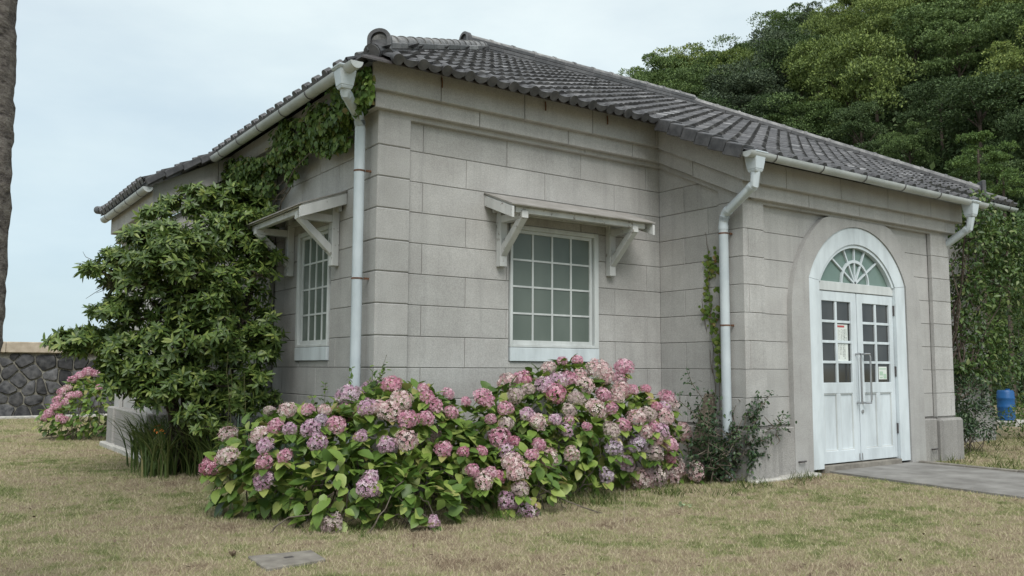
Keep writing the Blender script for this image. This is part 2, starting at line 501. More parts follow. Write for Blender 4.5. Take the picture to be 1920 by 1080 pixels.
# lawn: straw-coloured turf with green patches, and the same mix for its blades
def lawn_color(t, pos):
    a = noise(t, pos, 0.75, 7, 0.66)
    b_ = noise(t, pos, 4.2, 6, 0.65)
    f = math_(t, 'ADD', math_(t, 'MULTIPLY', a, 0.95), math_(t, 'MULTIPLY', b_, 0.75))
    f = math_(t, 'SUBTRACT', f, 0.34)
    return f
m, t, b, _ = new_mat('lawn_ground'); M['lawn'] = m
pos = N(t, 'ShaderNodeNewGeometry').outputs['Position']
f = lawn_color(t, pos)
big = ramp(t, f, [(0.34, (0.25, 0.195, 0.135)), (0.46, (0.36, 0.30, 0.205)), (0.54, (0.31, 0.28, 0.165)), (0.64, (0.18, 0.20, 0.085))])
fn = noise(t, pos, 60, 5, 0.7)
det = ramp(t, fn, [(0.3, (0.55, 0.53, 0.5)), (0.55, (1.0, 1.0, 1.0)), (0.75, (1.35, 1.3, 1.2))])
col = mixc(t, 1.0, big, det, 'MULTIPLY')
t.links.new(col, b.inputs['Base Color']); b.inputs['Roughness'].default_value = 0.97; b.inputs['Specular IOR Level'].default_value = 0.05
bump(t, b, math_(t, 'ADD', fn, noise(t, pos, 9, 4)), 0.8, 0.03)
m, t, b, out = new_mat('grass_blade'); M['blade'] = m
ge = N(t, 'ShaderNodeNewGeometry')
f = lawn_color(t, ge.outputs['Position'])
f2 = math_(t, 'ADD', f, math_(t, 'MULTIPLY', math_(t, 'SUBTRACT', ge.outputs['Random Per Island'], 0.5), 0.30))
col = ramp(t, f2, [(0.20, (0.25, 0.185, 0.130)), (0.33, (0.40, 0.325, 0.230)), (0.44, (0.55, 0.475, 0.335)), (0.52, (0.47, 0.43, 0.265)), (0.60, (0.32, 0.335, 0.15)), (0.76, (0.16, 0.21, 0.075))])
t.links.new(col, b.inputs['Base Color']); b.inputs['Roughness'].default_value = 0.8; b.inputs['Specular IOR Level'].default_value = 0.1
tr = N(t, 'ShaderNodeBsdfTranslucent'); t.links.new(col, tr.inputs['Color'])
mxs = N(t, 'ShaderNodeMixShader'); mxs.inputs[0].default_value = 0.2
t.links.new(b.outputs[0], mxs.inputs[1]); t.links.new(tr.outputs[0], mxs.inputs[2]); t.links.new(mxs.outputs[0], out.inputs['Surface'])
M['greenblade'] = leaf_mat('green_grass_blade', [(0.0, (0.045, 0.075, 0.018)), (0.6, (0.10, 0.145, 0.036)), (0.85, (0.16, 0.18, 0.06)), (1.0, (0.26, 0.22, 0.12))], 0.25, 0.6, 0.2, 0.0)
M['hillsoil'] = simple_mat('wooded_slope', (0.012, 0.018, 0.008), (0.032, 0.045, 0.016), 0.4, 0.98, 0.5, 0.05, detail=6, dist=0.3)
M['sea'] = simple_mat('sea_water', (0.06, 0.10, 0.12), (0.09, 0.13, 0.15), 0.3, 0.15, 0.1, 0.5)
M['deadleaf'] = simple_mat('dead_leaf', (0.09, 0.065, 0.045), (0.20, 0.155, 0.11), 30, 0.9, 0.2, 0.1)
M['paleleaf'] = leaf_mat('pale_weed_leaf', [(0.0, (0.25, 0.36, 0.17)), (1.0, (0.40, 0.50, 0.30))], 0.2, 0.5, 0.3, 0.0)
M['door_panel'] = M['white']
# ------------------------------------------------------------------ ground, path, sea
def ground():
    def hgt(x, y):
        d = math.hypot(x - 3, y)
        return -0.02 * max(0, min(1, (d - 60) / 40)) - 1.2 * max(0, min(1, (-x - 30) / 20)) - 1.2 * max(0, min(1, (y - 26 - max(0, (x - 6)) * 8) / 10))
    xs = sorted(set([-1500, -600, -200, -100, -50, -30] + [i for i in range(-24, 61, 2)] + [90, 150, 400, 1500]))
    ys = sorted(set([-1500, -400, -100, -50] + [i for i in range(-30, 61, 2)] + [90, 150, 300, 700, 1500]))
    mb = MB()
    mb.v = [(x, y, hgt(x, y)) for y in ys for x in xs]
    nx = len(xs)
    mb.f = [(j * nx + i, j * nx + i + 1, (j + 1) * nx + i + 1, (j + 1) * nx + i) for j in range(len(ys) - 1) for i in range(nx - 1)]
    mb.build('ground', M['lawn'], fix=False, smooth=True, kind='structure')
ground()
mb = MB()
mb.poly([(-1500, 60, -0.9), (4, 60, -0.9), (4, 1500, -0.9), (-1500, 1500, -0.9)])
mb.build('sea_water', M['sea'], fix=False, kind='structure')
mb = MB()   # concrete path from the door towards the viewer's right
pl = [(5.25, -1.23), (5.15, -2.0), (5.02, -3.2), (4.95, -4.4), (5.02, -7), (5.0, -14)]
pr = [(7.05, -1.23), (7.02, -2.0), (6.98, -3.2), (6.95, -4.4), (6.95, -7), (6.95, -14)]
front = [(x, y, 0.022) for x, y in pl] + [(x, y, 0.022) for x, y in reversed(pr)]
mb.prism(front, (0, 0, -0.1))
mb.build('path', M['concrete'], kind='structure')
kerb = thing('path_kerb', 'thin dark concrete edging along the far side of the path', 'kerb', (7.0, -1.3, 0))
y = -1.36
while y > -12:
    mb = MB().box((7.0, y - 0.585, -0.05), (7.065, y, 0.05 + random.uniform(-0.006, 0.006)))
    rel(mb.build('kerb_segment', M['lid'], kerb, bevel=0.008), kerb)
    y -= 0.6

# ------------------------------------------------------------------ the house
HOUSE = thing('stone_house', 'single storey grey stone house with tiled hip roof and arched double door', 'house', (0, 0, 0))
P = 1.28                                  # how far the south porch stands out
XP0, XP1 = 3.80, 8.11                     # south porch from wall to wall
QW, YP0, YP1 = 1.02, 4.30, 6.76           # west porch: depth, near wall, far wall
XE, YN = 11.72, 7.0
S_ = lambda u, w, z: (u, -w, z + Z0)                # south front
F_ = lambda u, w, z: (u, -P - w, z + Z0)            # front of the south porch
W_ = lambda u, w, z: (-w, u, z + Z0)                # west front
V_ = lambda u, w, z: (-QW - w, u, z + Z0)           # front of the west porch
C_ = lambda u, w, z: (XP0 - w, u, z + Z0)           # west side of the south porch (u = y)
D_ = lambda u, w, z: (u, YP0 - w, z + Z0)           # south side of the west porch (u = x)
H = 0.31
REC = 0.06
GAP = 0.0024

WALL = empty('wall', parent=HOUSE)
BASE = empty('plinth', parent=HOUSE)
CORN = empty('cornice', parent=HOUSE)

def sub_rect(rects, hole):
    hu0, hu1, hz0, hz1 = hole
    out = []
    for (a, b_, c, d) in rects:
        if b_ <= hu0 or a >= hu1 or d <= hz0 or c >= hz1:
            out.append((a, b_, c, d)); continue
        if a < hu0: out.append((a, hu0, c, d))
        if b_ > hu1: out.append((hu1, b_, c, d))
        m0, m1 = max(a, hu0), min(b_, hu1)
        if c < hz0: out.append((m0, m1, c, hz0))
        if d > hz1: out.append((m0, m1, hz1, d))
    return out
def clip(poly, a, b_, c):
    """keep a*u + b*z <= c"""
    out = []
    n = len(poly)
    for i in range(n):
        p, q = poly[i], poly[(i + 1) % n]
        fp, fq = a * p[0] + b_ * p[1] - c, a * q[0] + b_ * q[1] - c
        if fp <= 0: out.append(p)
        if (fp < 0 < fq) or (fq < 0 < fp):
            s = fp / (fp - fq)
            out.append((p[0] + (q[0] - p[0]) * s, p[1] + (q[1] - p[1]) * s))
    return out
def face_block(fr, poly, w, thick=0.05, c=0.005, jit=0.0015):
    """a dressed block: outline in the wall plane, front arrises taken off"""
    n = len(poly)
    cu, cz = sum(p[0] for p in poly) / n, sum(p[1] for p in poly) / n
    w = w + random.uniform(-jit, jit)
    def inset(p):
        du, dz = cu - p[0], cz - p[1]
        return (p[0] + math.copysign(min(c, abs(du) * 0.3), du), p[1] + math.copysign(min(c, abs(dz) * 0.3), dz))
    fr0 = [fr(p[0], w, p[1]) for p in map(inset, poly)]
    fr1 = [fr(p[0], w - c, p[1]) for p in poly]
    bk = [fr(p[0], w - thick, p[1]) for p in poly]
    mb = MB()
    mb.v = fr0 + fr1 + bk
    mb.f = [tuple(range(n)), tuple(range(3 * n - 1, 2 * n - 1, -1))]
    for i in range(n):
        j = (i + 1) % n
        mb.f.append((i, j, n + j, n + i)); mb.f.append((n + i, n + j, 2 * n + j, 2 * n + i))
    return mb
def ashlar(fr, u0, u1, rows, joints, w, holes=(), clips=(), mat='stone', first=0, tail=True):
    for k in rows:
        z1, z0 = -H * k - GAP, -H * (k + 1) + GAP
        js = [u0] + [j for j in joints[k % 2] if u0 + 0.03 < j < u1 - 0.03] + [u1]
        for a, b_ in zip(js, js[1:]):
            rects = [(a + (GAP if a > u0 else 0), b_ - (GAP if b_ < u1 else 0), z0, z1)]
            for h in holes:
                rects = sub_rect(rects, h)
            for (p, q, r, s) in rects:
                if q - p < 0.012 or s - r < 0.012: continue
                poly = [(p, r), (q, r), (q, s), (p, s)]
                for cl in clips:
                    poly = clip(poly, *cl)
                    if len(poly) < 3: break
                if len(poly) < 3: continue
                face_block(fr, poly, w).build('stone_block', M[mat], WALL)

JS = ([0.534 + 1.035 * i for i in range(8)], [0.017 + 1.035 * i for i in range(1, 8)])
WIN = (1.60, 2.86, -2.41, -0.925)
WINW = (1.22, 2.16, -2.41, -0.925)
# south front and west front: recessed fields between the corner pier and the porch
ashlar(S_, 0.36, 3.865, range(0, 10), JS, -REC, holes=[WIN])
ashlar(W_, 0.36, 2.95, range(0, 10), JS, -REC, holes=[WINW])
ashlar(W_, 2.95, 4.36, range(0, 10), ([3.45], [3.9]), 0.0)
ashlar(S_, 8.05, 11.55, range(0, 10), ([9.0, 10.1, 11.0], [8.6, 9.6, 10.6]), -REC)
ashlar(S_, 11.55, XE, range(0, 10), ([], []), 0.0)
for k in range(0, 10):                     # the corner pier: one block a course, its arrises rounded by wear
    z1, z0 = Z0 - H * k - GAP, Z0 - H * (k + 1) + GAP
    j = random.uniform(-0.002, 0.002)
    MB().box((j, j, z0), (0.36, 0.36, z1)).build('stone_block', M['stone'], WALL, bevel=0.009)
# top of the fields (frieze course above joint 0) and porch sides
SIDE_J = ([-0.72], [-0.35, -1.0])
s_rake = 0.487
rk = lambda y: -0.635 + (y + P) * s_rake            # underside of the raking frieze along the porch side
cl_side = [(-s_rake, 1.0, -0.635 + P * s_rake + 0.03)]
ashlar(C_, -0.93, 0.06, range(0, 10), SIDE_J, -REC, clips=cl_side)
ashlar(C_, -P, -0.93, range(1, 10), ([], []), 0.0, clips=cl_side)
s_rw = 0.66
cl_w = [(-s_rw, 1.0, -0.62 + QW * s_rw + 0.02)]
ashlar(D_, -QW, 0.0, range(0, 10), ([-0.5], [-0.3, -0.8]), 0.0, clips=cl_w)
# porch front: pilasters, recessed field, joints; the arch surround stands before it
PJL, PJR = ([], [3.885]), ([], [8.02])
ashlar(F_, XP0, 4.152, range(2, 10), PJL, 0.0)
ashlar(F_, 7.655, XP1, range(2, 10), PJR, 0.0)
OPEN = (4.95, 6.98, -3.7, -1.0)
FIELD = ([], [])
def field_row(k, ua, left):
    """a course of the porch field, its end following the arch under the surround"""
    z1, z0 = -H * k - GAP, -H * (k + 1) + GAP
    zs = [z0 + (z1 - z0) * i / 8 for i in range(9)]
    def edge(z):
        return 1.22 if z < ZC else math.sqrt(max(0.04, 1.24 ** 2 - (z - ZC) ** 2))
    e = [(CX - edge(z) if left else CX + edge(z), z) for z in zs]
    poly = [(ua, z0)] + e + [(ua, z1)] if left else [(ua, z1)] + e[::-1] + [(ua, z0)]
    face_block(F_, poly, -REC, c=0.004).build('stone_block', M['stone'], WALL)
CX, ZC = 5.965, -1.83
for k in range(2, 10):
    field_row(k, 4.152, True); field_row(k, 7.655, False)
# right pilaster's joints run into the field up to the surround; same on the west porch
ashlar(V_, YP0, 4.62, range(2, 10), PJL, 0.0)
ashlar(V_, 4.62, 6.42, range(2, 10), ([5.3], [5.0, 6.0]), -REC)
ashlar(V_, 6.42, YP1, range(2, 10), PJR, 0.0)
# mortar core that shows in the joints
mb = MB()
def core(fr, rects, w, thick):
    for (a, b_, c, d) in rects:
        p = [fr(a, w, c), fr(b_, w, c), fr(b_, w, d), fr(a, w, d)]
        q = [fr(a, w - thick, c), fr(b_, w - thick, c), fr(b_, w - thick, d), fr(a, w - thick, d)]
        mb.hexa(p, q)
core(S_, sub_rect([(0.20, XE - 0.02, -3.3, 0.45)], WIN), -REC - 0.010, 0.22)
core(W_, sub_rect([(0.33, YN - 0.02, -3.3, 0.45)], WINW), -REC - 0.011, 0.22)
mb.box((0.012, 0.012, 0.2), (0.358, 0.358, Z0 + 0.02))
mb.box((11.56, 0.012, 0.2), (XE - 0.01, 0.3, Z0 + 0.02))
mb.box((0.012, 2.96, 0.2), (0.3, 4.6, Z0 + 0.02))
core(F_, sub_rect([(XP0 + 0.08, XP1 - 0.012, -3.5, -0.3)], (4.90, 7.03, -3.7, -0.66)), -REC - 0.012, 0.2)
mb.box((XP0 + 0.011, -P + 0.011, 0.2), (4.150, -P + 0.2, Z0 - 0.62))
mb.box((7.657, -P + 0.011, 0.2), (XP1 - 0.009, -P + 0.2, Z0 - 0.62))
# porch side core under the rake
mb.prism([(XP0 + REC + 0.011, 0.1, 0.2), (XP0 + REC + 0.011, -P + 0.1, 0.2), (XP0 + REC + 0.011, -P + 0.1, Z0 - 0.62), (XP0 + REC + 0.011, 0.1, Z0 + 0.05)], (0.2, 0, 0))
mb.prism([(XP1 - 0.01, 0.1, 0.2), (XP1 - 0.01, -P + 0.1, 0.2), (XP1 - 0.01, -P + 0.1, Z0 - 0.62), (XP1 - 0.01, 0.1, Z0 + 0.05)], (-0.2, 0, 0))
mb.box((XP0 + 0.011, -P + 0.2, 0.2), (XP0 + 0.10, -0.94, Z0 - 0.5))
mb.box((-QW + 0.08, YP0 + 0.08, 0.2), (0.1, YP1 - 0.08, Z0 - 0.62))
mb.box((-QW + 0.011, YP0 + 0.011, 0.2), (0.1, 4.61, Z0 - 0.62))
mb.box((-QW + 0.011, 6.43, 0.2), (0.1, YP1 - 0.011, Z0 - 0.62))
mb.box((XE - 0.3, 0.2, 0.1), (XE - 0.012, 7.0, Z0 + 0.45))
mb.box((0.3, YN - 0.3, 0.1), (XE - 0.3, YN - 0.012, Z0 + 0.45))
mb.build('mortar_core', M['mortar'], WALL)
# ---- cornice: frieze, second band, fascia, each in lengths
def band(fr, u0, u1, z0, z1, w, depth, joints, mat='stone', c=0.006):
    js = [u0] + [j for j in joints if u0 < j < u1] + [u1]
    for a, b_ in zip(js, js[1:]):
        face_block(fr, [(a + (0.003 if a > u0 else 0), z0), (b_ - (0.003 if b_ < u1 else 0), z0), (b_ - (0.003 if b_ < u1 else 0), z1), (a + (0.003 if a > u0 else 0), z1)], w, depth, c, 0.0).build('cornice_block', M[mat], CORN)
band(S_, 0.003, 3.86, -0.020, 0.036, 0.0015, 0.15, [2.62])
band(S_, -0.07, 3.79, 0.030, 0.196, 0.070, 0.20, [1.13, 2.32, 3.30])
band(S_, -0.14, 3.70, 0.190, 0.470, 0.140, 0.30, [0.62, 1.66, 2.62, 3.62])
band(W_, 0.003, 4.30, -0.020, 0.036, 0.0015, 0.15, [1.2, 2.6])
band(W_, -0.066, 4.30, 0.031, 0.195, 0.070, 0.20, [1.13, 2.32, 3.30])
band(W_, -0.136, 4.30, 0.191, 0.420, 0.140, 0.30, [0.62, 1.66, 2.62, 3.62])
band(S_, XP1, XE + 0.003, -0.020, 0.036, 0.0015, 0.15, [10])
band(S_, XP1, XE + 0.07, 0.030, 0.196, 0.070, 0.20, [9.2, 10.6])
band(S_, XP1, XE + 0.14, 0.190, 0.470, 0.140, 0.30, [9.6, 10.9])
JF = [4.392, 5.429, 6.425, 7.432]
J2 = [4.893, 5.905, 6.92, 7.914]
band(F_, XP0 + 0.003, XP1 - 0.003, -0.632, -0.592, 0.0015, 0.15, [4.83, 5.84, 6.84, 7.9])
band(F_, XP0 + 0.132, XP1 + 0.07, -0.598, -0.440, 0.070, 0.2, J2)
band(F_, XP0 + 0.162, XP1 + 0.14, -0.446, -0.190, 0.140, 0.3, JF)
band(V_, YP0 + 0.003, YP1 - 0.003, -0.632, -0.592, 0.0015, 0.15, [5.5])
band(V_, YP0 + 0.132, YP1 + 0.07, -0.598, -0.440, 0.070, 0.2, [5.0, 6.1])
band(V_, YP0 + 0.162, YP1 + 0.14, -0.446, -0.150, 0.140, 0.3, [4.9, 5.7])
def rake(fr, ua, ub, za, zb, h, w, depth, joints):
    """sloping cornice length: underside from (ua,za) to (ub,zb), height h"""
    us = [ua] + joints + [ub]
    for a, b_ in zip(us, us[1:]):
        z = lambda u: za + (zb - za) * (u - ua) / (ub - ua)
        g = 0.003
        a2, b2 = a + (g if a != ua else 0), b_ - (g if b_ != ub else 0)
        face_block(fr, [(a2, z(a2)), (b2, z(b2)), (b2, z(b2) + h), (a2, z(a2) + h)], w, depth, 0.006, 0.0).build('cornice_block', M['stone'], CORN)
def rk_line(u, off):                         # parallel to the roof along the porch side
    return off + u * s_rake
rake(C_, -P - 0.1385, -0.135, rk_line(-P - 0.1385, -0.446 + (P + 0.14) * s_rake), rk_line(-0.135, -0.446 + (P + 0.14) * s_rake), 0.275, 0.141, 0.3, [])
rake(C_, -P - 0.0685, -0.065, rk_line(-P - 0.0685, -0.598 + (P + 0.07) * s_rake), rk_line(-0.065, -0.598 + (P + 0.07) * s_rake), 0.175, 0.071, 0.2, [-0.62])
rake(C_, -P + 0.002, 0.05, rk_line(-P, -0.635 + P * s_rake), rk_line(0.05, -0.635 + P * s_rake), 0.06, 0.0025, 0.15, [])
rake(D_, -QW - 0.138, 0.02, -0.446, -0.446 + (QW + 0.158) * s_rw * 0.82, 0.296, 0.141, 0.3, [-0.33])
rake(D_, -QW - 0.068, 0.02, -0.598, -0.598 + (QW + 0.088) * s_rw * 0.82, 0.17, 0.071, 0.2, [-0.5])
# hooks that rust below the eaves tiles
for x in (0.62, 1.93, 2.83):
    MB().tube([(x, -0.150, Z0 + 0.43), (x, -0.158, Z0 + 0.37), (x + 0.004, -0.15, Z0 + 0.33)], 0.008, 6).build('rusty_hook', M['rust'], CORN)

# ---- plinths and pedestals
def plinth(a, b_, bev=0.012, mat='stone_base'):
    MB().box(a, b_).build('plinth_block', M[mat], BASE, bevel=bev)
plinth((-0.06, -0.06, -0.1), (0.42, 0.42, 0.555))
for i in range(3):
    plinth((0.424 + i * 1.13, -0.03, -0.1), (0.42 + (i + 1) * 1.13, 0.2, 0.553))
    plinth((-0.03, 0.424 + i * 1.27, -0.1), (0.2, 0.42 + (i + 1) * 1.27, 0.553))
plinth((XP0 - 0.05, -P - 0.05, -0.1), (4.27, -P + 0.25, 0.553), 0.02)
plinth((XP0 - 0.02, -P + 0.252, -0.1), (4.2, -0.05, 0.550))
plinth((4.273, -P + 0.0, -0.1), (4.70, -P + 0.2, 0.556), 0.012)
plinth((7.20, -P + 0.0, -0.1), (7.637, -P + 0.2, 0.556), 0.012)
plinth((7.64, -P - 0.06, -0.1), (8.21, -P + 0.3, 0.560), 0.03)
plinth((XP1 - 0.2, -P + 0.302, -0.1), (8.17, -0.02, 0.553))
plinth((XP1 + 0.05, -0.05, -0.1), (XE + 0.07, 0.2, 0.553))
plinth((-QW - 0.08, YP0 - 0.08, -0.1), (0.1, 6.22, 0.60), 0.02)
plinth((-QW - 0.05, 6.223, -0.1), (-0.2, 6.38, 0.50), 0.01)
plinth((-QW - 0.08, 6.383, -0.1), (-0.2, YP1 + 0.08, 0.60), 0.02)
for a, b_ in (((-QW - 0.14, YP0 - 0.13, -0.1), (-QW + 0.2, 6.0, 0.075)), ((-QW - 0.15, 6.01, -0.1), (-QW + 0.2, 6.95, 0.07)),
             ((XP0 - 0.05, -P - 0.13, -0.1), (4.30, -P + 0.1, 0.028)), ((4.303, -P - 0.12, -0.1), (4.93, -P + 0.1, 0.034))):
    MB().box(a, b_).build('footing_slab', M['footing'], BASE, bevel=0.014)
for x in (4.66, 7.47):
    MB().tube([(x, -P - 0.005, 0.16), (x, -P - 0.045, 0.165), (x + 0.05, -P - 0.05, 0.168), (x + 0.10, -P - 0.03, 0.166)], 0.011, 6).build('iron_hook', M['iron'], BASE)

# ---- arched surround, white frame, doors
CX = 5.965
ZC = -1.83
def arch_outline(half, r, z_bot, n=28, ztop=None):
    """from the left foot over the arch to the right foot"""
    a0 = math.acos(min(1, half / r))
    pts = [(CX - half, z_bot)]
    for i in range(n + 1):
        th = math.pi - a0 - (math.pi - 2 * a0) * i / n
        x, z = CX + r * math.cos(th), ZC + r * math.sin(th)
        if ztop is not None: z = min(z, ztop)
        pts.append((x, z))
    pts.append((CX + half, z_bot))
    return pts
def ring(inner, outer, w0, w1, fr=F_):
    """solid between two outlines of equal length, front at w0, back at w1"""
    mb = MB()
    n = len(inner)
    for q in (inner, outer):
        mb.v += [fr(u, w0, z) for u, z in q]
        mb.v += [fr(u, w1, z) for u, z in q]
    i0, i1, o0, o1 = 0, n, 2 * n, 3 * n
    for i in range(n - 1):
        j = i + 1
        mb.f += [(i0 + i, i0 + j, o0 + j, o0 + i), (i1 + i, o1 + i, o1 + j, i1 + j), (i0 + i, i1 + i, i1 + j, i0 + j), (o0 + i, o0 + j, o1 + j, o1 + i)]
    for i in (0, n - 1):
        mb.f.append((i0 + i, o0 + i, o1 + i, i1 + i))
    return mb
SUR = ring(arch_outline(1.026, 1.112, -3.66), arch_outline(1.36, 1.3605, -3.66, ztop=-0.634), 0.006, -0.2)
SUR.build('arch_surround', M['render'], HOUSE, smooth=True)
DF = empty('door_frame', parent=HOUSE)
fo, fi = arch_outline(1.020, 1.108, -3.63), arch_outline(0.802, 0.900, -3.63)
k = len(fo) - 1
ring(fi[1:k], fo[1:k], -0.012, -0.13).build('arch_board', M['white'], DF, smooth=True)
for sx, (a, b_) in ((0, (fi[:2], fo[:2])), (1, (fi[k - 1:], fo[k - 1:]))):
    a2 = [(p[0], p[1] - 0.004 if p[1] > -3 else p[1]) for p in a]
    b2 = [(p[0], p[1] - 0.004 if p[1] > -3 else p[1]) for p in b_]
    ring(a2, b2, -0.013, -0.13).build('jamb_board', M['white'], DF)
ring(arch_outline(0.762, 0.858, -1.43), arch_outline(0.799, 0.897, -1.43), -0.03, -0.12).build('inner_bead', M['white'], DF, smooth=True)
MB().box((CX - 0.80, -0.045, -1.53), (CX + 0.80, -0.14, -1.418), F_).build('transom', M['white_sash'], DF, bevel=0.004)
FAN = empty('fanlight', parent=HOUSE)
rp = [(CX + 0.87 * math.cos(t), ZC + 0.87 * math.sin(t)) for t in np.linspace(math.pi - math.acos(0.765 / 0.87), math.acos(0.765 / 0.87), 25)]
MB().prism([F_(u, -0.085, z) for u, z in [(CX - 0.765, -1.42), (CX + 0.765, -1.42)] + rp[::-1]], (0, 0.02, 0)).build('pane', M['fanglass'], FAN)
hub = (CX, -1.42)
def spoke(deg, r0, r1, wd=0.021, y0=-0.06, y1=-0.083):
    a = R(deg); d = Vector((math.cos(a), math.sin(a))); n = Vector((-d.y, d.x)) * wd / 2
    p, q = Vector(hub) + d * r0, Vector(hub) + d * r1
    MB().prism([F_(c.x, y0, c.y) for c in (p - n, q - n, q + n, p + n)], (0, abs(y0 - y1), 0)).build('muntin', M['white'], FAN)
for dg in (32, 62, 90, 118, 148):
    c_, s_ = math.cos(R(dg)), math.sin(R(dg))
    bq = 0.41 * s_
    r1 = -bq + math.sqrt(bq * bq - (0.41 ** 2 - 0.862 ** 2))
    spoke(dg, 0.0, r1)
tt = np.linspace(0, math.pi, 19)
mb = MB()
io = [(hub[0] + 0.272 * math.cos(t), hub[1] + 0.265 * math.sin(t)) for t in tt]
oo = [(hub[0] + 0.296 * math.cos(t), hub[1] + 0.300 * math.sin(t)) for t in tt]
ring(io, oo, -0.055, -0.083).build('muntin', M['white'], FAN, smooth=True)

def leaf(x0, x1, label, hinge_left):
    D = empty('door', parent=HOUSE, label=label)
    zb, zt = -3.585, -1.537
    wf, wb = -0.055, -0.10
    st = 0.105
    g0, g1 = x0 + st + (0.0), x1 - st
    if hinge_left: g0, g1 = x0 + 0.085, x1 - 0.115
    else: g0, g1 = x0 + 0.115, x1 - 0.085
    mb = MB()
    mb.box((x0, wf, zb), (g0, wb, zt), F_); mb.box((g1, wf, zb), (x1, wb, zt), F_)
    for a, b_ in ((zb, zb + 0.145), (-2.765, -2.635), (-1.655, zt)):
        mb.box((g0, wf - 0.0005, a), (g1, wb, b_), F_)
    gm = (g0 + g1) / 2
    mb.box((gm - 0.035, wf - 0.001, zb + 0.145), (gm + 0.035, wb, -2.765), F_)
    mb.build('door_rails', M['white'], D, bevel=0.004)
    for a, b_ in ((g0, gm - 0.035), (gm + 0.035, g1)):
        MB().box((a, wf - 0.022, zb + 0.145), (b_, wb, -2.765), F_).build('door_panel', M['white'], D)
        # moulding round the panel
        q = MB(); e = 0.012
        q.box((a, wf - 0.008, zb + 0.145), (a + e, wf - 0.022, -2.765), F_); q.box((b_ - e, wf - 0.008, zb + 0.145), (b_, wf - 0.022, -2.765), F_)
        q.box((a + e, wf - 0.008, zb + 0.145), (b_ - e, wf - 0.022, zb + 0.145 + e), F_); q.box((a + e, wf - 0.008, -2.765 - e), (b_ - e, wf - 0.022, -2.765), F_)
        q.build('panel_moulding', M['white_sash'], D)
    zz = [-2.635 + (0.98) * i / 4 for i in range(5)]
    mu = MB()
    mu.box((gm - 0.02, wf - 0.008, -2.635), (gm + 0.02, wb, -1.655), F_)
    for z in zz[1:4]:
        mu.box((g0, wf - 0.009, z - 0.016), (gm - 0.02, wb, z + 0.016), F_); mu.box((gm + 0.02, wf - 0.009, z - 0.016), (g1, wb, z + 0.016), F_)
    mu.build('glazing_bars', M['white'], D, bevel=0.003)
    for a, b_ in ((g0, gm - 0.02), (gm + 0.02, g1)):
        for z, z2 in zip(zz, zz[1:]):
            MB().box((a, wf - 0.026, z), (b_, wf - 0.032, z2), F_).build('pane', M['dark_glass'], D)
    hx = x0 + 0.014 if hinge_left else x1 + 0.010
    for z in (-1.72, -2.50, -3.22):
        MB().tube([F_(hx, wf + 0.008, z - 0.065), F_(hx, wf + 0.008, z + 0.065)], 0.016, 8).build('hinge', M['iron'], D)
    xh = x1 - 0.045 if hinge_left else x0 + 0.055
    dx = 0.0
    mb = MB()
    pth = [F_(xh, wf, -2.29), F_(xh, wf + 0.055, -2.285), F_(xh + (0.07 if not hinge_left else -0.01), wf + 0.075, -2.285), F_(xh + (0.075 if not hinge_left else -0.012), wf + 0.077, -2.33),
           F_(xh + (0.075 if not hinge_left else -0.012), wf + 0.077, -2.84), F_(xh + (0.07 if not hinge_left else -0.01), wf + 0.075, -2.885), F_(xh, wf + 0.055, -2.885), F_(xh, wf, -2.88)]
    mb.tube(pth, 0.0125, 8)
    mb.build('handle', M['steel'], D, smooth=True)
    if not hinge_left:
        MB().tube([F_(xh - 0.01, wf, -2.99), F_(xh - 0.01, wf + 0.012, -2.99)], 0.022, 12).build('lock', M['steel'], D)
    MB().box((x1 - 0.035 if hinge_left else x0 + 0.008, wf + 0.002, zb + 0.01), (x1 - 0.012 if hinge_left else x0 + 0.03, wf, zb + 0.09), F_).build('bolt_plate', M['steel'], D)
leaf(CX - 0.795, CX - 0.008, 'left white door leaf with a paper notice behind its glass', True)
leaf(CX + 0.008, CX + 0.795, 'right white door leaf with a small green card behind its glass', False)
MB().box((CX - 0.80, -0.125, -3.63), (CX + 0.80, -0.20, -1.2), F_).build('door_backing', M['dark_glass'], HOUSE)
MB().box((CX - 0.80, 0.0, -3.70), (CX + 0.80, -0.15, -3.60), F_).build('door_sill', M['lid'], HOUSE, bevel=0.006)

# notices on the glass: flat paper with print
nb = thing('paper_notice', 'white paper notice with red heading taped inside the left door glass', 'notice', F_(5.71, -0.075, -2.15))
yq = -0.0775
def flat(u0, u1, z0, z1, w, nm, mat, par):
    rel(MB().box((u0, w, z0), (u1, w - 0.0012, z1), F_).build(nm, M[mat], par), par)
NX0, NX1 = 5.573, 5.795
for (z0, z1) in ((-2.383, -2.163), (-2.127, -1.93)):
    flat(NX0, NX1, z0, z1, yq, 'sheet', 'paper', nb)
flat(NX0 + 0.015, NX0 + 0.155, -1.965, -1.943, yq + 0.0026, 'heading', 'red_print', nb)
rr = random.Random(3)
mb = MB()
for ci, (u, zt_, zb_, wd) in enumerate(((5.762, -1.985, -2.125, .010), (5.728, -1.985, -2.34, .016), (5.700, -1.99, -2.31, .016), (5.665, -1.985, -2.30, .010), (5.635, -2.0, -2.29, .010), (5.605, -1.99, -2.35, .008))):
    z = zt_
    while z > zb_:
        if not (-2.165 < z < -2.12):
            for q in range(2):
                h_ = rr.uniform(0.003, 0.006)
                zz_ = z - rr.uniform(0, 0.008)
                mb.box((u - wd * rr.uniform(.4, 1) / 2, yq + 0.0014 + .0001 * q, zz_ - h_), (u + wd * rr.uniform(.4, 1) / 2, yq + 0.0004, zz_), F_)
        z -= 0.0145
rel(mb.build('lettering', M['black_print'], nb), nb)
cd = thing('small_card', 'small pale green card in the lowest glass of the right door', 'card', F_(6.52, -0.075, -2.5))
flat(6.435, 6.615, -2.60, -2.44, yq, 'sheet', 'paper', cd)
